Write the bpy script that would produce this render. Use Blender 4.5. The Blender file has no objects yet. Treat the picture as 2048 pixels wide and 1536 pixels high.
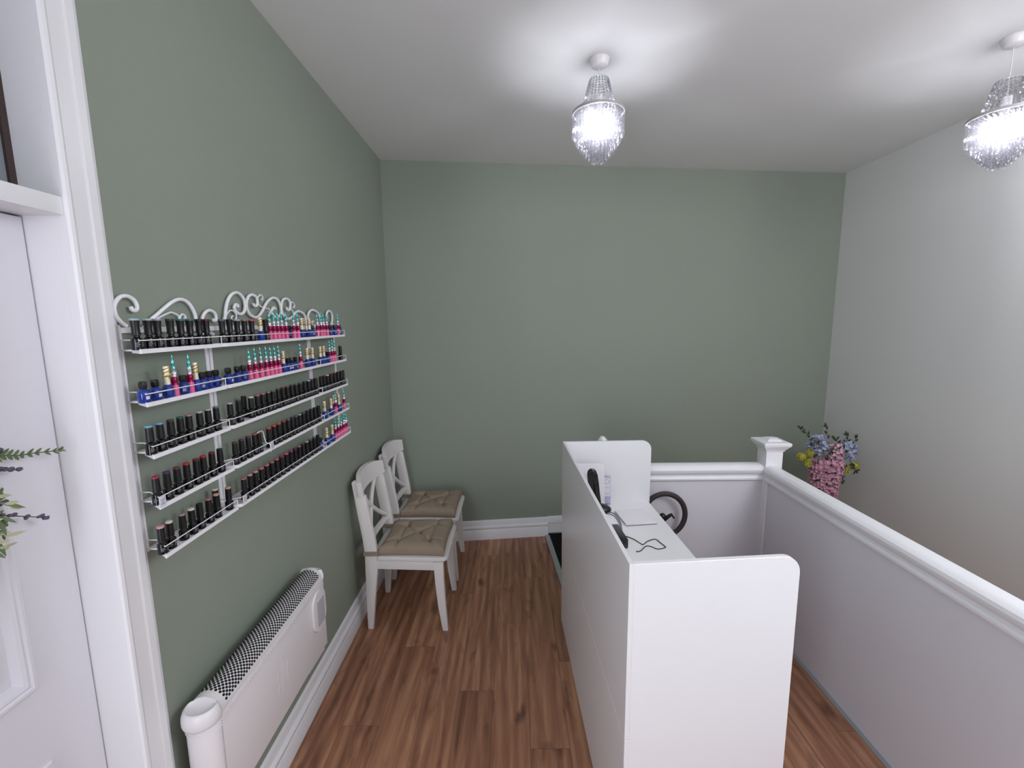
import bpy, bmesh, math, random
from mathutils import Vector, Matrix
random.seed(7)
PI = math.pi
SC = bpy.context.scene
COL = SC.collection

# ------------------------------------------------------------------ camera, world, light, exposure
cam_d = bpy.data.cameras.new('camera'); cam = bpy.data.objects.new('camera', cam_d); COL.objects.link(cam)
cam_d.sensor_width = 36.0; cam_d.lens = 885.64/2048*36.0; cam_d.clip_start = 0.02
_yaw, _pitch, _roll = -0.00212229, -0.13904281, -0.00909674
_f = Vector((math.sin(_yaw)*math.cos(_pitch), math.cos(_yaw)*math.cos(_pitch), math.sin(_pitch)))
_r = Vector((math.cos(_yaw), -math.sin(_yaw), 0)); _u = _r.cross(_f)
_r2 = _r*math.cos(_roll)+_u*math.sin(_roll); _u2 = -_r*math.sin(_roll)+_u*math.cos(_roll)
_m = Matrix((_r2, _u2, -_f)).transposed().to_4x4(); _m.translation = Vector((0.9359, 0.0, 1.76))
cam.matrix_world = _m
SC.camera = cam

w = bpy.data.worlds.new('world'); SC.world = w; w.use_nodes = True
bg = w.node_tree.nodes['Background']; bg.inputs[0].default_value = (0.80, 0.86, 1.0, 1); bg.inputs[1].default_value = 0.6

def area_light(name, loc, aim, sx, sy, power, color):
    d = bpy.data.lights.new(name, 'AREA'); d.shape = 'RECTANGLE'; d.size = sx; d.size_y = sy
    d.energy = power; d.color = color
    o = bpy.data.objects.new(name, d); COL.objects.link(o); o.location = loc
    o.rotation_euler = (Vector(aim)-Vector(loc)).to_track_quat('-Z', 'Y').to_euler()
    return o
# daylight through the shop window behind the camera
area_light('window_daylight', (1.75, -2.30, 1.55), (1.65, 0.5, 1.25), 2.6, 1.9, 3, (0.82, 0.90, 1.0))
area_light('side_fill_light', (0.06, -0.66, 1.38), (2.4, 1.3, 1.20), 1.1, 1.6, 50, (0.87, 0.90, 1.0))  # added fill from the left to lift faces turned that way; no window there
area_light('rear_fill_light', (1.30, -1.10, 2.86), (1.30, -1.10, 0.0), .5, .5, 2, (.95, .98, 1.0))  # added unseen fill from above, behind the camera
pd = bpy.data.lights.new('stairwell_fill_light', 'POINT'); pd.energy = 76; pd.color = (.925, .935, 1.0); pd.shadow_soft_size = .42  # added soft fill without a fitting, brightens handrail, worktop and walls
po = bpy.data.objects.new('stairwell_fill_light', pd); COL.objects.link(po); po.location = (2.95, 0.10, 2.44)
BULB = 620.0
SC.view_settings.view_transform = 'Standard'; SC.view_settings.look = 'None'
SC.view_settings.gamma = 1.0; SC.view_settings.use_curve_mapping = False
SC.view_settings.exposure = 0.0

# ------------------------------------------------------------------ materials
def lin(r, g, b):
    f = lambda c: (c/255/12.92) if c/255 <= 0.04045 else ((c/255+0.055)/1.055)**2.4
    return (f(r), f(g), f(b), 1)
def mat(name, col, rough=0.5, metal=0.0, spec=0.5, bump=0.0, bscale=200, coat=0.0, trans=0.0, var=0.0, vscale=3.0):
    m = bpy.data.materials.new(name); m.use_nodes = True; nt = m.node_tree; p = nt.nodes['Principled BSDF']
    p.inputs['Base Color'].default_value = col; p.inputs['Roughness'].default_value = rough
    p.inputs['Metallic'].default_value = metal; p.inputs['Specular IOR Level'].default_value = spec
    p.inputs['Coat Weight'].default_value = coat; p.inputs['Transmission Weight'].default_value = trans
    tc = nt.nodes.new('ShaderNodeTexCoord')
    if var > 0:
        n = nt.nodes.new('ShaderNodeTexNoise'); n.inputs['Scale'].default_value = vscale; n.inputs['Detail'].default_value = 3
        nt.links.new(tc.outputs['Object'], n.inputs['Vector'])
        mx = nt.nodes.new('ShaderNodeMix'); mx.data_type = 'RGBA'
        mx.inputs['A'].default_value = tuple(c*(1-var) for c in col[:3])+(1,)
        mx.inputs['B'].default_value = tuple(min(1, c*(1+var)) for c in col[:3])+(1,)
        nt.links.new(n.outputs['Fac'], mx.inputs['Factor']); nt.links.new(mx.outputs['Result'], p.inputs['Base Color'])
    if bump > 0:
        n = nt.nodes.new('ShaderNodeTexNoise'); n.inputs['Scale'].default_value = bscale; n.inputs['Detail'].default_value = 2
        nt.links.new(tc.outputs['Object'], n.inputs['Vector'])
        b = nt.nodes.new('ShaderNodeBump'); b.inputs['Strength'].default_value = bump; b.inputs['Distance'].default_value = 0.002
        nt.links.new(n.outputs['Fac'], b.inputs['Height']); nt.links.new(b.outputs['Normal'], p.inputs['Normal'])
    return m
def emit(name, col, s):
    m = bpy.data.materials.new(name); m.use_nodes = True; nt = m.node_tree
    nt.nodes.remove(nt.nodes['Principled BSDF']); e = nt.nodes.new('ShaderNodeEmission')
    e.inputs[0].default_value = col; e.inputs[1].default_value = s
    nt.links.new(e.outputs[0], nt.nodes['Material Output'].inputs[0]); return m

GREEN = mat('sage_green_paint', lin(144,153,140), 0.62, bump=0.25, bscale=90, var=0.015, vscale=2.0, spec=0.35)
GREYWALL = mat('pale_grey_paint', lin(222,223,221), 0.6, bump=0.2, bscale=90, spec=0.35)
CEIL = mat('ceiling_paint', lin(230,231,231), 0.8, bump=0.15, bscale=60, spec=0.2)
GLOSS = mat('white_gloss_paint', lin(237,237,240), 0.32, bump=0.08, bscale=60)
DOORW = mat('white_satin_door_paint', lin(220,219,226), 0.35, bump=0.12, bscale=150)
BOARD = mat('white_laminate_board', lin(234,234,236), 0.28, bump=0.03, bscale=300)
PANELW = mat('white_wall_panel', lin(221,219,225), 0.35, bump=0.08, bscale=40)
CHAIRW = mat('white_lacquer', lin(232,228,226), 0.38)
PLAST = mat('white_plastic', lin(226,223,224), 0.33)
HEATP = mat('heater_enamel', lin(230,226,228), 0.4, bump=0.05, bscale=400)
WIRE = mat('white_powder_coat', lin(244,243,247), 0.3)
BLACKP = mat('black_plastic', lin(17,16,16), 0.35)
DGREYP = mat('dark_grey_plastic', lin(52,46,46), 0.45)
DARK = mat('dark_void', lin(8,8,9), 0.9)
BLKG = mat('black_gloss', lin(10,9,11), 0.16)
BLKB = mat('black_bottle_glass', lin(9,8,11), 0.10)
BLKC = mat('black_cap_plastic', lin(11,10,12), 0.38)
BLUEB = mat('blue_bottle_glass', lin(16,50,140), 0.08, coat=0.5)
MAG = mat('magenta_metal', lin(150,16,78), 0.22, metal=0.55)
PINKB = mat('pink_bottle', lin(240,104,156), 0.3)
GOLD = mat('gold_filigree', lin(214,176,70), 0.25, metal=0.9)
CREAM = mat('cream_gold_cap', lin(240,232,206), 0.3, metal=0.15)
SILV = mat('silver_collar', lin(220,215,220), 0.2, metal=0.8)
PRINT = mat('label_print', lin(196,192,196), 0.5)
STICK = mat('white_sticker', lin(214,212,222), 0.5)
CUSH = mat('taupe_cotton', lin(158,142,125), 0.95, bump=0.6, bscale=700, var=0.08, vscale=9, spec=0.15)
ALU = mat('aluminium_strip', lin(172,176,176), 0.4, metal=0.35)
CARPET = mat('dark_green_carpet', lin(30,34,33), 1.0, bump=1.0, bscale=500, spec=0.1, var=0.25, vscale=60)
PAPER = mat('white_paper', lin(234,231,235), 0.6)
PAPERG = mat('grey_page_edge', lin(120,112,130), 0.6)
RUBBER = mat('black_cable', lin(14,12,14), 0.4)
GREENL = mat('dark_green_leaf', lin(38,58,38), 0.5, var=0.2, vscale=40)
GREENL2 = mat('mid_green_leaf', lin(92,112,72), 0.55, var=0.25, vscale=50)
STEMM = mat('stem_green', lin(70,80,55), 0.6)
LAV = mat('lavender_bud', lin(92,84,104), 0.7, var=0.2, vscale=60)
PINKF = mat('dusty_pink_petal', lin(212,164,182), 0.7, var=0.15, vscale=25)
PINKF2 = mat('pale_pink_petal', lin(224,186,200), 0.7, var=0.1, vscale=25)
BLUEF = mat('powder_blue_petal', lin(176,182,206), 0.7, var=0.15, vscale=25)
YELF = mat('yellow_green_petal', lin(190,186,84), 0.7, var=0.2, vscale=40)
CHROME = mat('satin_chrome', lin(190,188,196), 0.2, metal=1.0)
RINGM = mat('pale_silver_ring', lin(190,186,190), 0.35, metal=0.4)
SEAL = mat('brown_putty', lin(62,46,44), 0.7)
SASH = mat('grey_sash_paint', lin(128,136,142), 0.5)
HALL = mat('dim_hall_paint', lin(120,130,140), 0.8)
REFLINE = mat('pale_reflection_line', lin(238,236,238), 0.2, metal=0.3)

def spire_material():                                    # teal tip running to white, a real colour of the cap
    m = bpy.data.materials.new('teal_to_white_spire'); m.use_nodes = True; nt = m.node_tree; p = nt.nodes['Principled BSDF']
    p.inputs['Roughness'].default_value = 0.25; p.inputs['Metallic'].default_value = 0.6
    tc = nt.nodes.new('ShaderNodeTexCoord'); sx = nt.nodes.new('ShaderNodeSeparateXYZ')
    mr = nt.nodes.new('ShaderNodeMapRange'); mr.inputs['From Min'].default_value = 0.055; mr.inputs['From Max'].default_value = 0.103
    cr = nt.nodes.new('ShaderNodeValToRGB'); e = cr.color_ramp.elements
    e[0].color = lin(226,226,232); e[0].position = 0.08; e[1].color = lin(110,214,206); e[1].position = 0.95
    k = e.new(0.5); k.color = lin(60,190,184)
    nt.links.new(tc.outputs['Object'], sx.inputs[0]); nt.links.new(sx.outputs['Z'], mr.inputs['Value'])
    nt.links.new(mr.outputs[0], cr.inputs[0]); nt.links.new(cr.outputs[0], p.inputs['Base Color']); return m
SPIRE = spire_material()

def crystal_material():
    m = bpy.data.materials.new('acrylic_crystal'); m.use_nodes = True; nt = m.node_tree
    nt.nodes.remove(nt.nodes['Principled BSDF']); out = nt.nodes['Material Output']
    tr = nt.nodes.new('ShaderNodeBsdfTransparent'); tr.inputs[0].default_value = (0.99, 0.99, 1.0, 1)
    gl = nt.nodes.new('ShaderNodeBsdfGlossy'); gl.inputs['Roughness'].default_value = 0.22; gl.inputs[0].default_value = (0.6, 0.6, 0.64, 1)
    tl = nt.nodes.new('ShaderNodeBsdfTranslucent'); tl.inputs[0].default_value = (0.20, 0.20, 0.21, 1)
    a = nt.nodes.new('ShaderNodeMixShader'); a.inputs[0].default_value = 0.6
    b = nt.nodes.new('ShaderNodeMixShader'); b.inputs[0].default_value = 0.27
    nt.links.new(gl.outputs[0], a.inputs[1]); nt.links.new(tl.outputs[0], a.inputs[2])
    nt.links.new(tr.outputs[0], b.inputs[1]); nt.links.new(a.outputs[0], b.inputs[2]); nt.links.new(b.outputs[0], out.inputs[0]); return m
CRYSTAL = crystal_material()

def glass_material(name, tint, opacity):
    m = bpy.data.materials.new(name); m.use_nodes = True; nt = m.node_tree
    nt.nodes.remove(nt.nodes['Principled BSDF']); out = nt.nodes['Material Output']
    tr = nt.nodes.new('ShaderNodeBsdfTransparent'); tr.inputs[0].default_value = tint
    gl = nt.nodes.new('ShaderNodeBsdfGlossy'); gl.inputs['Roughness'].default_value = 0.03
    b = nt.nodes.new('ShaderNodeMixShader'); b.inputs[0].default_value = opacity
    nt.links.new(tr.outputs[0], b.inputs[1]); nt.links.new(gl.outputs[0], b.inputs[2]); nt.links.new(b.outputs[0], out.inputs[0]); return m
GLASS = glass_material('window_glass', (0.35, 0.42, 0.50, 1), 0.12)
ACRYL = glass_material('clear_acrylic', (0.90, 0.90, 0.98, 1), 0.12)

def floor_material():
    m = bpy.data.materials.new('walnut_laminate_planks'); m.use_nodes = True; nt = m.node_tree; p = nt.nodes['Principled BSDF']
    N = nt.nodes.new; L = nt.links.new
    tc = N('ShaderNodeTexCoord'); sx = N('ShaderNodeSeparateXYZ'); L(tc.outputs['Object'], sx.inputs[0])
    def math_(op, a, b):
        q = N('ShaderNodeMath'); q.operation = op
        for i, v in enumerate((a, b)):
            if isinstance(v, (int, float)): q.inputs[i].default_value = v
            else: L(v, q.inputs[i])
        return q.outputs[0]
    row = math_('FLOOR', math_('DIVIDE', sx.outputs['X'], 0.166), 0.0)
    sh = math_('MULTIPLY', math_('FRACT', math_('MULTIPLY', row, 0.6180339), 0.0), 1.25)
    cb = N('ShaderNodeCombineXYZ'); L(math_('ADD', sx.outputs['Y'], sh), cb.inputs['X']); L(sx.outputs['X'], cb.inputs['Y'])
    br = N('ShaderNodeTexBrick'); br.offset = 0.0; br.inputs['Scale'].default_value = 1.0
    br.inputs['Brick Width'].default_value = 1.25; br.inputs['Row Height'].default_value = 0.166
    br.inputs['Mortar Size'].default_value = 0.0009; br.inputs['Mortar Smooth'].default_value = 0.1; br.inputs['Bias'].default_value = 0.0
    br.inputs['Color1'].default_value = (0, 0, 0, 1); br.inputs['Color2'].default_value = (1, 1, 1, 1); br.inputs['Mortar'].default_value = (0.5, 0.5, 0.5, 1)
    L(cb.outputs[0], br.inputs['Vector'])
    # offset the grain per plank
    vm = N('ShaderNodeVectorMath'); vm.operation = 'SCALE'; vm.inputs['Scale'].default_value = 17.0; L(br.outputs['Color'], vm.inputs[0])
    ad = N('ShaderNodeVectorMath'); ad.operation = 'ADD'; L(cb.outputs[0], ad.inputs[0]); L(vm.outputs[0], ad.inputs[1])
    mp = N('ShaderNodeMapping'); mp.inputs['Scale'].default_value = (1.3, 10.0, 1.0); L(ad.outputs[0], mp.inputs['Vector'])
    n1 = N('ShaderNodeTexNoise'); n1.inputs['Scale'].default_value = 1.6; n1.inputs['Detail'].default_value = 5; n1.inputs['Distortion'].default_value = 1.4
    L(mp.outputs[0], n1.inputs['Vector'])
    wv = N('ShaderNodeTexWave'); wv.bands_direction = 'Y'; wv.inputs['Scale'].default_value = 0.55; wv.inputs['Distortion'].default_value = 11.0
    wv.inputs['Detail'].default_value = 3; wv.inputs['Detail Scale'].default_value = 0.7; L(mp.outputs[0], wv.inputs['Vector'])
    mp2 = N('ShaderNodeMapping'); mp2.inputs['Scale'].default_value = (4.0, 85.0, 1.0); L(ad.outputs[0], mp2.inputs['Vector'])
    n2 = N('ShaderNodeTexNoise'); n2.inputs['Scale'].default_value = 1.0; n2.inputs['Detail'].default_value = 3; L(mp2.outputs[0], n2.inputs['Vector'])
    # dark knots
    mp3 = N('ShaderNodeMapping'); mp3.inputs['Scale'].default_value = (3.2, 8.0, 1.0); L(ad.outputs[0], mp3.inputs['Vector'])
    vo = N('ShaderNodeTexNoise'); vo.inputs['Scale'].default_value = 1.7; vo.inputs['Detail'].default_value = 4; L(mp3.outputs[0], vo.inputs['Vector'])
    kr = N('ShaderNodeMapRange'); kr.inputs['From Min'].default_value = 0.60; kr.inputs['From Max'].default_value = 0.76; L(vo.outputs['Fac'], kr.inputs['Value'])
    sep = N('ShaderNodeSeparateColor'); L(br.outputs['Color'], sep.inputs[0])
    f = math_('ADD', math_('MULTIPLY', n1.outputs['Fac'], 0.60), math_('MULTIPLY', wv.outputs['Fac'], 0.13))
    f = math_('ADD', f, math_('MULTIPLY', n2.outputs['Fac'], 0.20)); f = math_('ADD', f, math_('MULTIPLY', sep.outputs[0], 0.16))
    cr = N('ShaderNodeValToRGB'); e = cr.color_ramp.elements
    e[0].position = 0.30; e[0].color = lin(112,75,57); e[1].position = 0.80; e[1].color = lin(204,156,122)
    k = e.new(0.55); k.color = lin(164,116,89)
    L(f, cr.inputs[0])
    mx = N('ShaderNodeMix'); mx.data_type = 'RGBA'; L(cr.outputs[0], mx.inputs['A']); mx.inputs['B'].default_value = lin(84,54,45)
    L(math_('MULTIPLY', kr.outputs[0], 0.75), mx.inputs['Factor'])
    mx2 = N('ShaderNodeMix'); mx2.data_type = 'RGBA'; L(mx.outputs['Result'], mx2.inputs['A']); mx2.inputs['B'].default_value = lin(60,38,30)
    L(math_('MULTIPLY', br.outputs['Fac'], 0.6), mx2.inputs['Factor'])
    L(mx2.outputs['Result'], p.inputs['Base Color'])
    p.inputs['Roughness'].default_value = 0.38; p.inputs['Specular IOR Level'].default_value = 0.4
    b = N('ShaderNodeBump'); b.inputs['Strength'].default_value = 0.12; b.inputs['Distance'].default_value = 0.001
    L(n2.outputs['Fac'], b.inputs['Height']); L(b.outputs['Normal'], p.inputs['Normal'])
    return m
WOOD = floor_material()

def cap_mat(name, c): return mat('cap_top_'+name, c, 0.25)
CAPC = {k: cap_mat(k, lin(*v)) for k, v in dict(ice=(150,178,190), mint=(170,186,176), lilac=(168,164,186), charcoal=(62,62,64), teal=(52,120,116),
    slate=(96,104,112), navy=(34,42,64), maroon=(104,34,44), sky=(104,160,184), green=(40,84,70), mauve=(150,128,128), silver=(172,174,172),
    crimson=(150,40,72), purple=(66,44,96), plum=(96,52,68), red=(176,40,44), black=(26,26,28), blush=(206,150,160), cream=(214,204,192),
    rose=(170,108,112), peach=(206,156,136), coral=(206,92,84), copper=(150,92,64), orange=(206,92,56), pink=(206,104,128), magenta=(170,50,116)).items()}
CAPWORD = dict(ice='ice blue', mint='pale mint', lilac='lilac', charcoal='charcoal', teal='teal', slate='slate grey', navy='navy', maroon='maroon', sky='sky blue',
    green='dark green', mauve='mauve', silver='silver', crimson='crimson', purple='purple', plum='plum', red='red', black='black', blush='blush', cream='cream',
    rose='rose', peach='peach', coral='coral', copper='copper', orange='orange', pink='pink', magenta='magenta')

# ------------------------------------------------------------------ mesh helpers
def nb(): return bmesh.new()
def box(bm, x0, y0, z0, x1, y1, z1, bev=0.0):
    vs = [bm.verts.new(p) for p in ((x0,y0,z0),(x1,y0,z0),(x1,y1,z0),(x0,y1,z0),(x0,y0,z1),(x1,y0,z1),(x1,y1,z1),(x0,y1,z1))]
    fs = [bm.faces.new([vs[i] for i in f]) for f in ((3,2,1,0),(4,5,6,7),(0,1,5,4),(1,2,6,5),(2,3,7,6),(3,0,4,7))]
    if bev > 0:
        es = list({e for f in fs for e in f.edges})
        bmesh.ops.bevel(bm, geom=es, offset=bev, segments=2, profile=0.6, affect='EDGES', clamp_overlap=True)
def prism(bm, pts, ext, bev=0.0, seg=2):
    """polygon of 3-D points extruded along the vector ext"""
    e = Vector(ext); a = [bm.verts.new(Vector(p)) for p in pts]; b = [bm.verts.new(Vector(p)+e) for p in pts]; n = len(pts)
    fs = [bm.faces.new(a[::-1]), bm.faces.new(b)] + [bm.faces.new((a[i], a[(i+1) % n], b[(i+1) % n], b[i])) for i in range(n)]
    bmesh.ops.recalc_face_normals(bm, faces=fs)
    if bev > 0:
        es = [x for x in {x for f in fs for x in f.edges} if x.calc_face_angle(0) > 0.5]
        bmesh.ops.bevel(bm, geom=es, offset=bev, segments=seg, profile=0.6, affect='EDGES', clamp_overlap=True)
def lathe(bm, prof, seg=16, M=None, flute=0.0):
    M = M or Matrix(); rings = []
    for (r, z) in prof:
        if r < 1e-6: rings.append([bm.verts.new(M @ Vector((0, 0, z)))])
        else: rings.append([bm.verts.new(M @ Vector(((r*(1+flute*(-1)**k))*math.cos(2*PI*k/seg), (r*(1+flute*(-1)**k))*math.sin(2*PI*k/seg), z))) for k in range(seg)])
    for a, b in zip(rings, rings[1:]):
        for k in range(seg):
            k2 = (k+1) % seg
            if len(a) == 1 and len(b) > 1: bm.faces.new((a[0], b[k2], b[k]))
            elif len(b) == 1 and len(a) > 1: bm.faces.new((a[k], a[k2], b[0]))
            elif len(a) > 1: bm.faces.new((a[k], a[k2], b[k2], b[k]))
    if len(rings[0]) > 1: bm.faces.new(rings[0][::-1])
    if len(rings[-1]) > 1: bm.faces.new(rings[-1])
def smooth_path(P, n=5):
    P = [Vector(p) for p in P]; out = []
    for i in range(len(P)-1):
        p0 = P[max(i-1, 0)]; p1 = P[i]; p2 = P[i+1]; p3 = P[min(i+2, len(P)-1)]
        for k in range(n):
            t = k/n; out.append(0.5*((2*p1)+(-p0+p2)*t+(2*p0-5*p1+4*p2-p3)*t*t+(-p0+3*p1-3*p2+p3)*t**3))
    out.append(P[-1]); return out
def tube(bm, P, r, seg=8, closed=False, up=(0,0,1), flat=1.0):
    P = [Vector(p) for p in P]; n = len(P); rings = []; prev = None
    for i in range(n):
        if closed: t = P[(i+1) % n]-P[i-1]
        else: t = P[min(i+1, n-1)]-P[max(i-1, 0)]
        t.normalize()
        a = Vector(up) if prev is None else prev
        a = a - t*a.dot(t)
        if a.length < 1e-4: a = t.orthogonal()
        a.normalize(); prev = a; b = t.cross(a)
        rr = r[i] if isinstance(r, (list, tuple)) else r
        rings.append([bm.verts.new(P[i]+a*rr*math.cos(2*PI*k/seg)+b*rr*flat*math.sin(2*PI*k/seg)) for k in range(seg)])
    m = n if closed else n-1
    for i in range(m):
        A = rings[i]; B = rings[(i+1) % n]
        for k in range(seg): bm.faces.new((A[k], A[(k+1) % seg], B[(k+1) % seg], B[k]))
    if not closed: bm.faces.new(rings[0][::-1]); bm.faces.new(rings[-1])
def sweep(bm, prof, origin, axis_u, axis_v, length_vec, caps=True):
    """closed 2-D profile (u,v) placed with axis_u/axis_v and extruded along length_vec"""
    o = Vector(origin); U = Vector(axis_u); V = Vector(axis_v)
    prism(bm, [o+U*u+V*v for u, v in prof], length_vec)
def ball(bm, c, r, seg=8, rings=5, sx=1, sy=1, sz=1):
    M = Matrix.Translation(c) @ Matrix.Diagonal((sx, sy, sz, 1))
    lathe(bm, [(r*math.sin(PI*i/rings), -r*math.cos(PI*i/rings)) for i in range(rings+1)], seg, M)
def leaf(bm, base, direction, length, width, up=(0,0,1), curl=0.15):
    d = Vector(direction).normalized(); s = d.cross(Vector(up))
    if s.length < 1e-3: s = d.orthogonal()
    s.normalize(); n = s.cross(d); b = Vector(base); th = length*0.02+0.0004
    rows = []
    for t, wd in ((0, .12), (.25, .8), (.5, 1.0), (.75, .7), (1, .05)):
        c = b + d*length*t + n*(-curl*length*t*t)
        rows.append([bm.verts.new(c - s*width*wd/2 + n*0.1*width*wd), bm.verts.new(c), bm.verts.new(c + s*width*wd/2 + n*0.1*width*wd), bm.verts.new(c - n*th)])
    for A, B in zip(rows, rows[1:]):
        for i, j in ((0,1),(1,2),(2,3),(3,0)): bm.faces.new((A[i], A[j], B[j], B[i]))
    bm.faces.new(rows[0][::-1]); bm.faces.new(rows[-1])

def obj(name, bm, material, parent=None, smooth=True, angle=0.6, keep=False):
    bmesh.ops.recalc_face_normals(bm, faces=bm.faces[:])
    me = bpy.data.meshes.new(name); bm.to_mesh(me); bm.free()
    me.materials.append(material)
    if smooth:
        for p in me.polygons: p.use_smooth = True
        try: me.set_sharp_from_angle(angle=angle)
        except Exception: pass
    o = bpy.data.objects.new(name, me); COL.objects.link(o)
    if parent is not None: o.parent = parent
    return o
def thing(name, label, cat, loc=(0,0,0), rotz=0.0, group=None):
    o = bpy.data.objects.new(name, None); COL.objects.link(o); o.empty_display_size = 0.05
    o.location = loc; o.rotation_euler = (0, 0, rotz); o['label'] = label; o['category'] = cat
    if group: o['group'] = group
    return o
def tag(o, label, cat, group=None):
    o['label'] = label; o['category'] = cat
    if group: o['group'] = group
    return o
def struct(name, bm, m, label=None, parent=None, **k):
    o = obj(name, bm, m, parent, **k)
    if parent is None:
        o['kind'] = 'structure'
        if label: o['label'] = label
    return o
def copy_tree(root, kids, parent=None):
    c = root.copy(); COL.objects.link(c)
    if parent is not None: c.parent = parent
    for k in kids.get(root.name, ()): copy_tree(k, kids, c)
    return c
def kids_of(*roots):
    d = {}
    for o in bpy.data.objects:
        if o.parent is not None: d.setdefault(o.parent.name, []).append(o)
    return d
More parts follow.
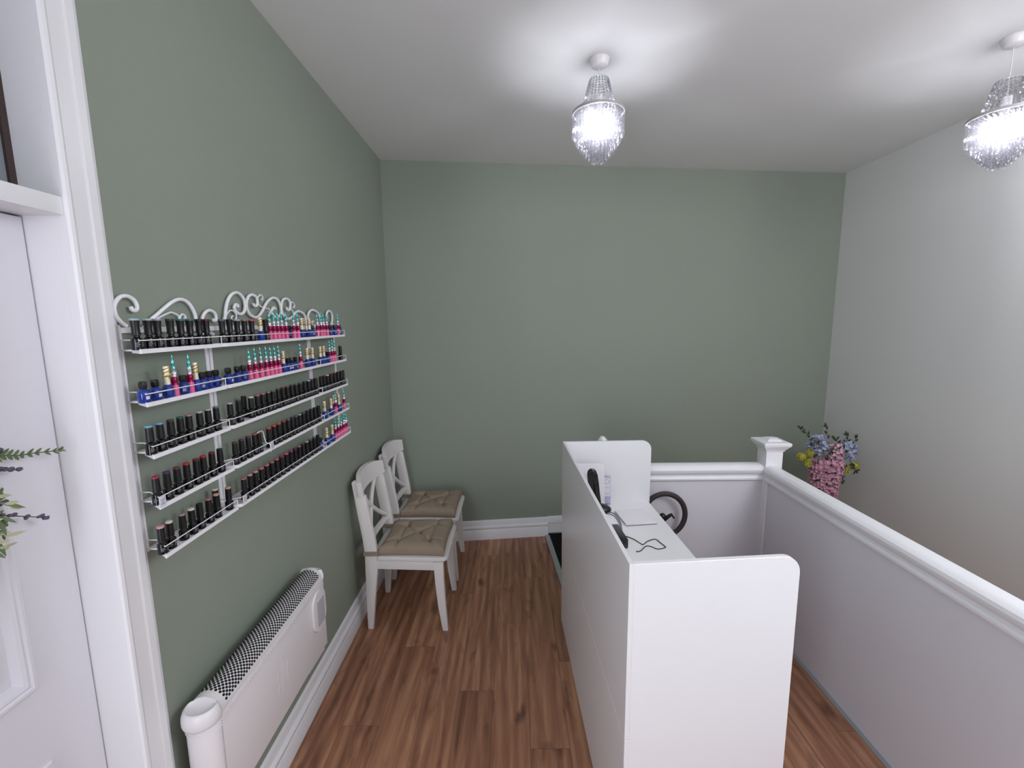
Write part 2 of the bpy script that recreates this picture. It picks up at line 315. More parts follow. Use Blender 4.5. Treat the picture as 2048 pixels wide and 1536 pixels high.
BOTTLES = {
  ('left', 0): [('A',0.066,1.0286,'ice'), ('A',0.066,1.0644,'mint'), ('A',0.066,1.0922,'lilac'), ('A',0.066,1.1339,'charcoal'), ('A',0.066,1.1687,'teal'), ('A',0.066,1.2023,'slate'), ('A',0.066,1.2379,'navy'), ('A',0.066,1.2669,'maroon')],
  ('left', 1): [('B',0.064,1.0317,''), ('B',0.064,1.0666,''), ('C',0.066,1.1041,''), ('D',0.066,1.1277,''), ('B',0.064,1.1598,''), ('D',0.066,1.183,''), ('C',0.066,1.2052,''), ('B',0.064,1.2326,''), ('B',0.064,1.2609,''), ('B',0.064,1.2892,'')],
  ('left', 2): [('A',0.066,1.0309,'sky'), ('A',0.066,1.0632,'sky'), ('A',0.066,1.0977,'charcoal'), ('A',0.066,1.1307,'green'), ('A',0.066,1.1615,'mauve'), ('A',0.066,1.2025,'silver'), ('A',0.066,1.2374,'silver'), ('A',0.066,1.272,'slate')],
  ('left', 3): [('A',0.066,1.0311,'crimson'), ('A',0.066,1.0663,'purple'), ('A',0.066,1.1003,'plum'), ('A',0.066,1.1344,'red'), ('A',0.066,1.1708,'maroon'), ('A',0.066,1.1983,'red'), ('A',0.066,1.234,'maroon'), ('A',0.066,1.2693,'black')],
  ('left', 4): [('A',0.066,1.0285,'blush'), ('A',0.066,1.0561,'cream'), ('A',0.066,1.0998,'mauve'), ('A',0.066,1.1331,'cream'), ('A',0.066,1.1641,'black'), ('A',0.066,1.2012,'rose'), ('A',0.066,1.2346,'peach'), ('A',0.036,1.275,'cream'), ('A',0.066,1.289,'peach')],
  ('middle', 0): [('A',0.066,1.3367,'slate'), ('A',0.066,1.3727,'black'), ('A',0.066,1.4095,'silver'), ('A',0.066,1.4486,'mauve'), ('A',0.066,1.4885,'coral'), ('C',0.066,1.5394,''), ('A',0.066,1.5724,'black'), ('D',0.066,1.5983,''), ('D',0.066,1.6279,''), ('D',0.066,1.6562,''), ('D',0.066,1.6833,''), ('D',0.066,1.7154,''), ('D',0.066,1.7757,''), ('B',0.036,1.7986,''), ('D',0.066,1.8085,''), ('C',0.066,1.8425,''), ('C',0.066,1.9114,''), ('C',0.036,1.9252,''), ('B',0.064,1.9412,'')],
  ('middle', 1): [('B',0.064,1.3458,''), ('B',0.064,1.3919,''), ('B',0.064,1.4253,''), ('D',0.066,1.457,''), ('D',0.066,1.4901,''), ('D',0.066,1.5242,''), ('D',0.066,1.5579,''), ('D',0.066,1.5867,''), ('D',0.066,1.6152,''), ('D',0.066,1.6426,''), ('C',0.066,1.6746,''), ('B',0.064,1.7088,''), ('B',0.064,1.7392,''), ('B',0.064,1.7679,''), ('D',0.066,1.8118,''), ('C',0.066,1.872,''), ('C',0.066,1.9215,''), ('C',0.036,1.9421,'')],
  ('middle', 2): [('A',0.066,1.3367,'silver'), ('A',0.066,1.38,'charcoal'), ('A',0.066,1.4464,'cream'), ('A',0.036,1.4563,'black'), ('A',0.066,1.4836,'rose'), ('A',0.066,1.5167,'rose'), ('A',0.066,1.5516,'mauve'), ('A',0.066,1.5817,'slate'), ('A',0.066,1.6192,'plum'), ('A',0.066,1.652,'charcoal'), ('A',0.066,1.6864,'red'), ('A',0.066,1.7203,'charcoal'), ('A',0.066,1.7551,'slate'), ('A',0.066,1.791,'slate'), ('A',0.066,1.8296,'green'), ('A',0.066,1.8671,'silver'), ('A',0.066,1.8974,'purple'), ('A',0.066,1.9332,'maroon')],
  ('middle', 3): [('A',0.066,1.3419,'charcoal'), ('A',0.066,1.3748,'plum'), ('A',0.066,1.4118,'plum'), ('A',0.066,1.4478,'copper'), ('A',0.066,1.472,'copper'), ('A',0.066,1.5348,'orange'), ('A',0.066,1.5711,'orange'), ('A',0.066,1.6026,'coral'), ('A',0.066,1.6392,'red'), ('A',0.066,1.6735,'slate'), ('A',0.066,1.7056,'charcoal'), ('A',0.066,1.7352,'slate'), ('A',0.066,1.7658,'silver'), ('A',0.066,1.7997,'slate'), ('A',0.066,1.8345,'navy'), ('A',0.066,1.8701,'navy'), ('A',0.066,1.9055,'navy'), ('A',0.066,1.9433,'black')],
  ('middle', 4): [('A',0.066,1.3683,'rose'), ('A',0.066,1.4023,'blush'), ('A',0.066,1.4338,'blush'), ('A',0.066,1.4691,'pink'), ('A',0.066,1.5032,'pink'), ('A',0.066,1.5362,'rose'), ('A',0.066,1.5703,'pink'), ('A',0.066,1.6025,'crimson'), ('A',0.066,1.6395,'pink'), ('A',0.066,1.6746,'magenta'), ('A',0.066,1.7091,'plum'), ('A',0.066,1.7416,'mauve'), ('A',0.066,1.7749,'plum'), ('A',0.066,1.8098,'silver'), ('A',0.066,1.8447,'slate'), ('A',0.066,1.8809,'slate'), ('A',0.066,1.915,'black'), ('B',0.064,1.9412,'')],
  ('right', 0): [('D',0.066,1.9916,''), ('D',0.066,2.0297,''), ('D',0.066,2.0567,''), ('D',0.066,2.0929,''), ('B',0.064,2.1371,''), ('B',0.064,2.184,''), ('D',0.066,2.225,''), ('B',0.064,2.2481,'')],
  ('right', 1): [('C',0.066,2.0007,''), ('C',0.066,2.0387,''), ('B',0.064,2.0802,''), ('D',0.066,2.1034,''), ('D',0.066,2.1338,''), ('D',0.066,2.1623,''), ('A',0.066,2.2351,'maroon')],
  ('right', 2): [('A',0.066,1.9891,'black'), ('A',0.066,2.0235,'maroon'), ('A',0.066,2.0608,'cream'), ('A',0.066,2.1006,'maroon'), ('A',0.066,2.1444,'crimson'), ('A',0.066,2.1843,'maroon'), ('A',0.066,2.2257,'maroon'), ('A',0.066,2.2502,'black')],
  ('right', 3): [('C',0.066,2.0069,''), ('C',0.066,2.0813,''), ('D',0.066,2.135,''), ('C',0.066,2.1778,''), ('C',0.036,2.1866,''), ('D',0.066,2.2418,''), ('C',0.036,2.2491,'')],
  ('right', 4): [('C',0.066,2.0115,''), ('C',0.066,2.0751,''), ('D',0.066,2.1145,''), ('D',0.066,2.1511,''), ('D',0.066,2.1843,''), ('D',0.066,2.2171,''), ('D',0.066,2.2352,''), ('D',0.066,2.2532,'')],
}
SCROLLS = [
  ('left',0.0042,[(1.068,1.759),(1.057,1.766),(1.045,1.779),(1.041,1.791),(1.042,1.806),(1.052,1.820),(1.064,1.828),(1.078,1.830),(1.090,1.827),(1.100,1.820),(1.105,1.807),(1.102,1.798),(1.095,1.796),(1.089,1.799),(1.087,1.806)]),
  ('left',0.0042,[(1.119,1.755),(1.144,1.775),(1.162,1.786),(1.187,1.802),(1.213,1.818),(1.236,1.828),(1.255,1.831),(1.274,1.827),(1.289,1.816),(1.300,1.799),(1.305,1.782),(1.305,1.758)]),
  ('left',0.0022,[(1.144,1.763),(1.161,1.776),(1.178,1.783),(1.200,1.791),(1.215,1.794),(1.230,1.790),(1.240,1.784),(1.241,1.772),(1.247,1.786),(1.255,1.790),(1.263,1.786),(1.264,1.779),(1.258,1.778)]),
  ('left',0.0042,[(1.375,1.731),(1.350,1.742),(1.333,1.757),(1.332,1.775),(1.336,1.785),(1.347,1.796),(1.363,1.803),(1.378,1.802),(1.391,1.795),(1.395,1.783),(1.392,1.774),(1.383,1.773),(1.380,1.779)]),
  ('middle',0.0045,[(1.418,1.730),(1.430,1.767),(1.439,1.786),(1.446,1.808),(1.456,1.830),(1.472,1.850),(1.492,1.862),(1.516,1.866),(1.538,1.857),(1.550,1.842),(1.552,1.822),(1.545,1.805),(1.529,1.796),(1.510,1.797),(1.495,1.806),(1.491,1.817),(1.500,1.826),(1.512,1.824),(1.508,1.817)]),
  ('middle',0.0022,[(1.434,1.767),(1.443,1.786),(1.453,1.797),(1.470,1.806),(1.488,1.803),(1.498,1.793),(1.498,1.783),(1.488,1.774),(1.474,1.776),(1.471,1.784),(1.481,1.788)]),
  ('middle',0.0045,[(1.602,1.834),(1.607,1.827),(1.620,1.826),(1.630,1.837),(1.627,1.855),(1.612,1.863),(1.591,1.863),(1.572,1.852),(1.561,1.831),(1.563,1.811),(1.578,1.794),(1.608,1.785),(1.630,1.790),(1.655,1.807),(1.682,1.833),(1.709,1.851),(1.740,1.861),(1.771,1.855),(1.787,1.837),(1.792,1.817),(1.784,1.797),(1.760,1.789),(1.735,1.790),(1.722,1.803),(1.724,1.815),(1.738,1.824),(1.749,1.818)]),
  ('middle',0.0022,[(1.654,1.852),(1.662,1.848),(1.667,1.856),(1.664,1.863),(1.653,1.867),(1.642,1.862),(1.632,1.851),(1.632,1.837),(1.642,1.828),(1.663,1.822),(1.686,1.819),(1.703,1.818),(1.710,1.806),(1.694,1.780)]),
  ('middle',0.0045,[(1.836,1.829),(1.839,1.820),(1.852,1.817),(1.864,1.826),(1.870,1.844),(1.859,1.859),(1.835,1.863),(1.810,1.855),(1.797,1.834),(1.796,1.811),(1.813,1.791),(1.843,1.781),(1.876,1.788),(1.900,1.803),(1.932,1.814),(1.963,1.811),(1.993,1.797),(2.001,1.767),(2.000,1.737)]),
  ('middle',0.0022,[(1.890,1.832),(1.898,1.828),(1.907,1.838),(1.901,1.847),(1.887,1.851),(1.874,1.844),(1.872,1.833),(1.877,1.820),(1.901,1.806)]),
  ('right',0.0045,[(2.074,1.771),(2.060,1.767),(2.070,1.744),(2.037,1.755),(2.023,1.778),(2.028,1.805),(2.056,1.821),(2.083,1.823),(2.118,1.816),(2.143,1.799),(2.151,1.759)]),
  ('right',0.0045,[(2.230,1.788),(2.223,1.800),(2.234,1.815),(2.256,1.824),(2.282,1.819),(2.295,1.801),(2.291,1.775),(2.265,1.746),(2.245,1.725)]),
]

# ------------------------------------------------------------------ room shell
H = 2.918; XR = 3.6215
SK = (3.7489-3.3575)/XR                       # the back wall runs slightly askew
BD = Vector((1, SK, 0)).normalized(); BN = Vector((BD.y, -BD.x, 0))     # along the back wall / into the room
def yb(x): return 3.3575+SK*x
bm = nb(); prism(bm, [(-1.3,-2.6,0),(XR+.12,-2.6,0),(XR+.12,yb(XR)+.15,0),(-1.3,yb(0)+.15,0)], (0,0,-.1)); struct('floor', bm, WOOD, 'brown wood plank laminate floor')
bm = nb(); prism(bm, [(-1.3,-2.6,H),(XR+.12,-2.6,H),(XR+.12,yb(XR)+.15,H),(-1.3,yb(0)+.15,H)], (0,0,.1)); struct('ceiling', bm, CEIL, 'plain white ceiling')
bm = nb(); prism(bm, [(-.12,yb(-.12),0),(XR+.12,yb(XR+.12),0),(XR+.12,yb(XR+.12)+.12,0),(-.12,yb(-.12)+.12,0)], (0,0,H)); struct('wall_back', bm, GREEN, 'sage green back wall')
bm = nb(); prism(bm, [(XR,-2.6,0),(XR+.12,-2.6,0),(XR+.12,yb(XR),0),(XR,yb(XR),0)], (0,0,H)); struct('wall_right', bm, GREYWALL, 'pale grey right-hand wall')
OY0, OY1, OZ = 0.13, 0.962, 2.62              # door opening with its fanlight
bm = nb()
box(bm, -.12, OY1, 0, 0, yb(0)+.0, H); box(bm, -.12, OY0, OZ, 0, OY1, H); box(bm, -.12, -2.6, 0, 0, OY0, H)
struct('wall_left', bm, GREEN, 'sage green left-hand wall')
bm = nb()
for a in ((-.12,-2.6,0,.45,-2.48,H),(3.05,-2.6,0,XR,-2.48,H),(.45,-2.6,0,3.05,-2.48,.6),(.45,-2.6,2.5,3.05,-2.48,H)): box(bm, *a)
struct('wall_front', bm, GREYWALL, 'wall with the shop window behind the camera')
bm = nb()
box(bm, -1.3, -.6, 0, -1.2, 1.9, H); box(bm, -1.2, 1.8, 0, -.12, 1.9, H); box(bm, -1.2, -.6, 0, -.12, -.5, H)
struct('wall_hall', bm, HALL, 'dim hall beyond the door')

# ------------------------------------------------------------------ skirting
def skirt(name, a, b, inward, label, lower=True, upper=True):
    a = Vector(a); b = Vector(b); bm = nb(); U = Vector(inward); V = Vector((0,0,1))
    if upper: sweep(bm, [(0,.07),(.012,.07),(.013,.140),(.010,.152),(.004,.157),(0,.158)], a, U, V, b-a)
    if lower: sweep(bm, [(0,0),(.026,0),(.026,.078),(.022,.084),(.024,.091),(.027,.098),(.026,.106),(.020,.112),(.012,.115),(0,.115)], a, U, V, b-a)
    return struct(name, bm, GLOSS, label)
skirt('baseboard_left', (0,1.052,0), (0,yb(0),0), (1,0,0), 'white moulded skirting along the left wall')
XT = 1.215
skirt('baseboard_back', Vector((.012,yb(.012),0)), Vector((XT,yb(XT),0)), BN, 'white moulded skirting along the back wall')
bm = nb(); a = Vector((XT,yb(XT),0)); b = Vector((XR,yb(XR),0))
sweep(bm, [(0,.018),(.006,.018),(.006,.104),(.013,.108),(.013,.150),(.010,.159),(0,.162)], a, BN, (0,0,1), b-a)
struct('trim_1', bm, GLOSS, 'plain raised skirting above the dark carpet')

# ------------------------------------------------------------------ door, lining, architrave, fanlight
bm = nb()
sweep(bm, [(0,OY1),(0,1.050),(.008,1.048),(.012,1.034),(.020,1.028),(.020,1.010),(.0165,1.006),(.0165,.972),(.021,.968),(.025,.960),(.024,.953),(.019,.950),(-.0005,.950),(-.0005,OY1)], (0,0,0), (1,0,0), (0,1,0), (0,0,2.70))
sweep(bm, [(0,OY0),(0,.04),(.012,.055),(.020,.064),(.020,.12),(.024,.13),(.019,.142),(-.0005,.142),(-.0005,OY0)], (0,0,0), (1,0,0), (0,1,0), (0,0,2.70))
struct('trim_2', bm, GLOSS, 'white architrave round the door', angle=0.5)
bm = nb()
box(bm, -.12, .950, 0, -.0006, OY1, OZ); box(bm, -.12, OY0, 0, -.0006, .142, OZ); box(bm, -.12, .142, OZ-.02, -.0006, .95, OZ)
struct('trim_3', bm, GLOSS, 'white door lining')
bm = nb(); box(bm, -.115, .142, 1.986, .016, .950, 2.022, .002); struct('trim_4', bm, GLOSS, 'white transom bar over the door')
# fanlight
bm = nb(); ZF0, ZF1 = 2.022, OZ-.02
for (a, c, d, e) in ((.918,.9415,ZF0,ZF1),(.155,.174,ZF0,ZF1),(.174,.922,ZF0+.008,ZF0+.024),(.174,.922,ZF1-.030,ZF1-.012)): box(bm, -.098, a, d, -.076, c, e)
win = struct('window_1', bm, SASH, 'narrow fanlight above the door')
bm = nb(); box(bm, -.100, .937, ZF0, -.070, .950, ZF1); box(bm, -.100, .142, ZF0, -.073, .155, ZF1); box(bm, -.1, .155, ZF0, -.073, .937, ZF0+.008); box(bm, -.1, .155, ZF1-.012, -.073, .937, ZF1)
obj('glazing_putty', bm, SEAL, win)
bm = nb(); box(bm, -.090, .174, ZF0+.024, -.086, .918, ZF1-.030); obj('pane', bm, GLASS, win)
# door leaf with sunk moulded panels
DXF = -.071
def door_leaf():
    bm = nb(); y0, y1, z0, z1 = .145, .947, .006, 1.982
    pans = [(.262,.828,1.012,1.86), (.262,.828,.20,.828)]
    zs = [z0, pans[1][2], pans[1][3], pans[0][2], pans[0][3], z1]
    box(bm, DXF-.04, y0, z0, DXF, pans[0][0], z1); box(bm, DXF-.04, pans[0][1], z0, DXF, y1, z1)
    for a, b in ((zs[0],zs[1]),(zs[2],zs[3]),(zs[4],zs[5])): box(bm, DXF-.04, pans[0][0], a, DXF, pans[0][1], b)
    for (a, b, c, d) in pans:
        box(bm, DXF-.032, a, c, DXF-.010, b, d)
        box(bm, DXF-.012, a+.055, c+.055, DXF-.004, b-.055, d-.055, .004)
    return bm
dr = struct('door_1', door_leaf(), DOORW, 'white panelled door', angle=0.4)
bm = nb()
def frame_mould(bm, a, b, c, d):
    prof = [(.0,.0),(.004,.0),(.0075,.004),(.0075,.010),(.004,.014),(.0055,.019),(.003,.025),(-.004,.030),(-.010,.034),(-.010,.0)]
    loops = []
    for (py, pz, sy, sz) in ((a,c,1,1),(b,c,-1,1),(b,d,-1,-1),(a,d,1,-1)):
        loops.append([bm.verts.new((DXF+u, py+sy*(v-.006), pz+sz*(v-.006))) for u, v in prof])
    for i in range(4):
        A = loops[i]; B = loops[(i+1) % 4]
        for k in range(len(prof)):
            k2 = (k+1) % len(prof); bm.faces.new((A[k], A[k2], B[k2], B[k]))
frame_mould(bm, .262,.828,1.012,1.86); frame_mould(bm, .262,.828,.20,.828)
o = obj('panel_moulding', bm, DOORW, dr, angle=0.35)

# ------------------------------------------------------------------ lavender wreath on the door
wr = thing('lavender_wreath', 'green and lavender artificial wreath hanging on the white door, cut by the left edge', 'wreath', (-.045,.60,1.43))
def W(y, z, x=-.03): return Vector((x+.045, y-.60, z-1.43))
bm = nb(); P = [W(.60+.155*math.cos(t*2*PI/28), 1.43+.155*math.sin(t*2*PI/28), -.048+.004*math.sin(t*3)) for t in range(28)]; tube(bm, P, .011, 7, closed=True, up=(1,0,0)); obj('twig_ring', bm, STEMM, wr)
rnd = random.Random(3)
bm = nb()
for i in range(230):
    a = rnd.uniform(0, 2*PI); r = .155+rnd.uniform(-.03,.035)
    d = Vector((rnd.uniform(.1,.9), math.cos(a)*rnd.uniform(-.4,1)+math.sin(a)*.8, math.sin(a)*rnd.uniform(-.4,1)-math.cos(a)*.8))
    leaf(bm, W(.60+r*math.cos(a), 1.43+r*math.sin(a), -.045+rnd.uniform(0,.02)), d, rnd.uniform(.02,.042), rnd.uniform(.006,.011), (1,0,0))
o = obj('leaves', bm, GREENL2, wr); o['kind'] = 'stuff'
bm = nb()
for i in range(120):
    a = rnd.uniform(0, 2*PI); r = .155+rnd.uniform(-.02,.045)
    d = Vector((rnd.uniform(.3,1.0), math.cos(a)+rnd.uniform(-.5,.5), math.sin(a)+rnd.uniform(-.5,.5)))
    leaf(bm, W(.60+r*math.cos(a), 1.43+r*math.sin(a), -.035+rnd.uniform(0,.02)), d, rnd.uniform(.015,.03), rnd.uniform(.005,.010), (1,0,0))
o = obj('pale_florets', bm, mat('cream_green_floret', lin(176,176,140), 0.7, var=.15, vscale=60), wr); o['kind'] = 'stuff'
def sprig(path, kind, seed):
    rn = random.Random(seed); P = smooth_path([W(y, z, -.035+.008*math.sin(i*1.3)) for i, (y, z) in enumerate(path)], 4)
    bm = nb(); tube(bm, P, [.0016-.0008*i/len(P) for i in range(len(P))], 5)
    s = obj('leafy_sprig' if kind == 'leaf' else 'lavender_sprig', bm, STEMM, wr)
    bm = nb()
    if kind == 'leaf':
        for i in range(4, len(P), 2):
            t = (P[min(i+1, len(P)-1)]-P[i-1]).normalized(); sz = .024*(1-.6*i/len(P))
            for sg in (1, -1): leaf(bm, P[i], t*.8+Vector((.25, 0, sg*.55)), sz*rn.uniform(.7,1.1), sz*.38, (1,0,0), .2)
        obj('leaf_cluster', bm, GREENL2, s)
    else:
        for i in range(max(4, len(P)//2), len(P), 3):
            for k in range(4): ball(bm, P[i]+Vector((rn.uniform(-.003,.003), rn.uniform(-.004,.004), rn.uniform(-.004,.004))), rn.uniform(.0022,.0038), 6, 4, 1, 1.5, 1)
        obj('buds', bm, LAV, s)
sprig([(.745,1.535),(.787,1.524),(.816,1.517),(.846,1.508),(.875,1.504),(.901,1.500),(.912,1.500)], 'leaf', 1)
sprig([(.745,1.500),(.782,1.495),(.801,1.493),(.814,1.491),(.826,1.485),(.838,1.483)], 'lav', 2)
sprig([(.74,1.43),(.771,1.42),(.789,1.412),(.801,1.404),(.825,1.391),(.851,1.377),(.866,1.367)], 'lav', 3)
sprig([(.74,1.435),(.78,1.431),(.792,1.430),(.802,1.424),(.814,1.427)], 'lav', 4)
sprig([(.74,1.44),(.777,1.447),(.795,1.448),(.802,1.452)], 'leaf', 5)
sprig([(.735,1.42),(.772,1.413),(.787,1.394),(.804,1.386)], 'leaf', 6)
sprig([(.73,1.42),(.771,1.406),(.785,1.38),(.797,1.361)], 'leaf', 7)
sprig([(.74,1.53),(.783,1.529),(.807,1.530),(.813,1.527)], 'lav', 8)

# ------------------------------------------------------------------ balustrade round the stairs
BAL = thing('stair_balustrade', 'white panelled half wall with moulded handrail and square newel post around the stairs', 'balustrade', (2.42,1.0,0))
def Bv(x, y, z): return (x-2.42, y-1.0, z)
def bobj(name, bm, m=PANELW, par=None, **k):
    o = obj(name, bm, m, BAL if par is None else par, **k); o.data.transform(Matrix.Translation((-2.42,-1.0,0))) if par is None else o.data.transform(Matrix.Translation((-2.42,-1.0,0)))
    return o
bm = nb(); box(bm, 2.418, -2.46, 0, 2.462, 2.50, .90); bobj('side_panel', bm)
bm = nb(); box(bm, 1.46, 2.520, 0, 2.43, 2.556, .90); bobj('end_panel', bm)
RP = [(0,.822),(-.010,.822),(-.016,.828),(-.017,.838),(-.012,.846),(-.006,.849),(-.008,.858),(-.018,.866),(-.024,.876),(-.026,.890),(-.022,.902),(-.012,.912),(.0,.917),(.022,.920),(.044,.917),(.052,.905),(.052,.880),(.046,.866),(.046,.822)]
bm = nb(); sweep(bm, RP, (2.418,-2.46,0), (1,0,0), (0,0,1), (0,4.955,0)); bobj('side_handrail', bm, GLOSS, angle=0.45)
bm = nb(); sweep(bm, [(u, v) for u, v in RP], (1.46,2.520,0), (0,1,0), (0,0,1), (.945,0,0)); bobj('end_handrail', bm, GLOSS, angle=0.45)
bm = nb(); box(bm, 2.403, 2.488, 0, 2.499, 2.584, 1.022, .002); bobj('newel_post', bm, GLOSS)
bm = nb()
cx_, cy_ = 2.451, 2.536
rings = []
for (r, z) in ((.049,1.000),(.053,1.004),(.054,1.010),(.058,1.016),(.064,1.022),(.070,1.032),(.075,1.036),(.078,1.046),(.078,1.054),(.074,1.058),(.044,1.061),(.036,1.068),(.020,1.075),(.0,1.077)):
    if r == 0: rings.append([bm.verts.new((cx_,cy_,z))])
    else: rings.append([bm.verts.new((cx_+sx*r, cy_+sy*r, z)) for sx, sy in ((-1,-1),(1,-1),(1,1),(-1,1))])
for A, B_ in zip(rings, rings[1:]):
    for k in range(4):
        if len(B_) == 1: bm.faces.new((A[k], A[(k+1) % 4], B_[0]))
        else: bm.faces.new((A[k], A[(k+1) % 4], B_[(k+1) % 4], B_[k]))
bm.faces.new(rings[0][::-1]); bobj('post_cap', bm, GLOSS, angle=0.3)
bm = nb(); box(bm, 2.404, 2.474, 0, 2.418, 2.4875, .822, .003); bobj('corner_bead', bm, GLOSS)
bm = nb(); box(bm, 2.398, -2.46, 0, 2.4175, 2.47, .006, .002); o = struct('trim_5', bm, ALU, 'grey strip between floor and half wall')
# carpet at the head of the stairs and its metal strip
bm = nb(); prism(bm, [(1.295,2.60,0.0005),(2.40,2.60,0.0005),(2.40,3.58,0.0005),(1.22,yb(1.22)-.008,0.0005)], (0,0,.010)); tag(obj('entrance_carpet', bm, CARPET), 'dark green carpet at the foot of the back wall, past the metal strip', 'carpet')
bm = nb(); prism(bm, [(1.262,2.55,.0005),(1.302,2.55,.0005),(1.228,yb(1.22)-.03,.0005),(1.190,yb(1.19)-.03,.0005)], (0,0,.012), .003); struct('trim_6', bm, ALU, 'metal threshold strip beside the dark carpet')

# ------------------------------------------------------------------ reception desk
DA = .0331; DO = Vector((1.2642,1.1465,0)); DL = Vector((-math.sin(DA), math.cos(DA), 0)); DW = Vector((math.cos(DA), math.sin(DA), 0))
desk = thing('reception_desk', 'white reception desk with high front panel, rounded end panels and low worktop', 'desk', DO)
def dk(l, w_, z): return DL*l+DW*w_+Vector((0,0,z))
ZD = 1.098; T = .016; L_ = 1.2577; SKN = .045
def end_panel(l0, skew, name, zoff=0.0):
    bm = nb(); pts = []; Wd = .4846; R = .052
    for (w_, z) in [(0.0,0.0),(Wd,0.0)]+[(Wd-R+R*math.cos(a), ZD-R+R*math.sin(a)) for a in [k*PI/2/8 for k in range(9)]]+[(0.0,ZD)]:
        pts.append(dk(l0+skew*(w_-.24)*1.0, w_, z+zoff*0))
    prism(bm, pts, DL*T, .0012, 1); return obj(name, bm, BOARD, desk, angle=0.35)
end_panel(.0, SKN, 'end_panel'); end_panel(L_-T, 0.0, 'end_panel')
bm = nb(); prism(bm, [dk(-.011,0,.012),dk(-.011,-T+.003,.012),dk(L_,-T+.003,.012),dk(L_,0,.012)], (0,0,.536), .001, 1); obj('lower_front_panel', bm, BOARD, desk, angle=0.35)
bm = nb(); prism(bm, [dk(-.011,0,.5495),dk(-.011,-T+.003,.5495),dk(L_,-T+.003,.5495),dk(L_,0,.5495)], (0,0,ZD-.5495), .001, 1); obj('upper_front_panel', bm, BOARD, desk, angle=0.35)
bm = nb(); prism(bm, [dk(T-.0105,0.0002,.720),dk(T+.0105,.475,.720),dk(L_-T,.475,.720),dk(L_-T,0.0002,.720)], (0,0,.0255), .001, 1); obj('worktop', bm, BOARD, desk, angle=0.35)
bm = nb(); prism(bm, [dk(T,.05,.0),dk(L_-T,.05,.0),dk(L_-T,.066,.0),dk(T,.066,.0)], (0,0,.719)); obj('back_board', bm, BOARD, desk)

# things on the worktop (top at z = .7455)
ZT = .7458
bm = nb()
tag_pts = [(-.052,.0),(.052,.0)]
card = thing('info_card', 'white rounded card leaning against the far end panel of the desk', 'card', (1.345,2.325,ZT))
bm = nb(); pts = []
for (x, z) in [(-.115,0),(.092,0)]+[(.092-.012+.012*math.cos(a), .236-.012+.012*math.sin(a)) for a in [k*PI/8 for k in range(5)]]+[(-.115+.012+.012*math.cos(a), .236-.012+.012*math.sin(a)) for a in [PI/2+k*PI/8 for k in range(5)]]:
    pts.append((x, z*.16+.0015, z))
prism(bm, pts, (0,.003,0)); obj('card_sheet', bm, PAPER, card, angle=0.4)
hold = thing('leaflet_holder', 'clear acrylic leaflet holder with blue printed sheet behind the white card', 'leaflet holder', (1.425,2.366,ZT))
bm = nb(); box(bm, -.050, .0, 0, .050, .003, .165); box(bm, -.050, -.014, 0, .050, -.012, .05); box(bm, -.05, -.012, 0, .05, 0, .003); obj('acrylic_body', bm, ACRYL, hold)
bm = nb(); box(bm, -.046, -.0015, .004, .046, -.0004, .150); sh = obj('printed_sheet', bm, PAPER, hold)
INK = mat('blue_print_ink', lin(120,124,176), 0.6)
for z in (.06,.095): bm = nb(); box(bm, .020, -.0020, z, .044, -.0016, z+.0016); obj('blue_print', bm, INK, sh)
bm = nb(); tube(bm, [Vector((.028+.016*math.cos(a), -.0018, .13+.012*math.sin(a))) for a in [k*2*PI/14 for k in range(14)]], .0009, 5, closed=True, up=(0,1,0)); obj('blue_print', bm, INK, sh)
ph = thing('desk_telephone', 'black cordless handset standing upright in its base at the far end of the desk', 'telephone', (1.375,2.287,ZT))
bm = nb(); lathe(bm, [(.001,0),(.056,0),(.058,.006),(.056,.016),(.046,.026),(.030,.034),(.012,.038),(0,.038)], 24, Matrix.Translation((.020,-.010,0)) @ Matrix.Diagonal((1.15,.75,1,1))); obj('base', bm, BLACKP, ph)
bm = nb(); rows = []
for (z, hw, hd, off) in ((.022,.021,.011,.010),(.05,.025,.013,.006),(.10,.028,.014,-.004),(.16,.029,.014,-.012),(.20,.028,.013,-.018),(.222,.022,.011,-.021),(.233,.011,.006,-.022)):
    rows.append([bm.verts.new((off+hw*math.cos(a)*(1 if abs(math.cos(a))<.7 else 1.02), -.004+hd*math.sin(a), z)) for a in [k*2*PI/14 for k in range(14)]])
for A, B_ in zip(rows, rows[1:]):
    for k in range(14): bm.faces.new((A[k], A[(k+1) % 14], B_[(k+1) % 14], B_[k]))
bm.faces.new(rows[0][::-1]); bm.faces.new(rows[-1]); hs = obj('handset', bm, BLKG, ph)
bm = nb(); box(bm, -.012, -.0185, .155, .008, -.0165, .19, .001); obj('display', bm, BLACKP, hs)
cb = thing('card_reader', 'black oblong box lying on the worktop against the front panel, nearest the end', 'card reader', (1.419,1.950,ZT), .05)
bm = nb(); box(bm, -.026, -.080, 0, .026, .080, .042, .006); obj('casing', bm, BLACKP, cb)
bm = nb(); box(bm, -.018, -.0812, .010, .018, -.0795, .030, .001); obj('end_cap', bm, BLKG, cb)
pad = thing('notepad', 'white notepad with grey cover edge lying on the desk worktop', 'notepad', (1.565,2.180,ZT), .12)
bm = nb(); box(bm, -.079, -.0825, .0, .081, .083, .0018, .0005); obj('cover', bm, PAPERG, pad)
bm = nb(); box(bm, -.080, -.079, .0022, .080, .084, .0100, .0008); obj('pages', bm, PAPER, pad)
bm = nb(); box(bm, -.081, -.080, .0104, .081, .085, .0118, .0005); obj('top_cover', bm, PAPER, pad)
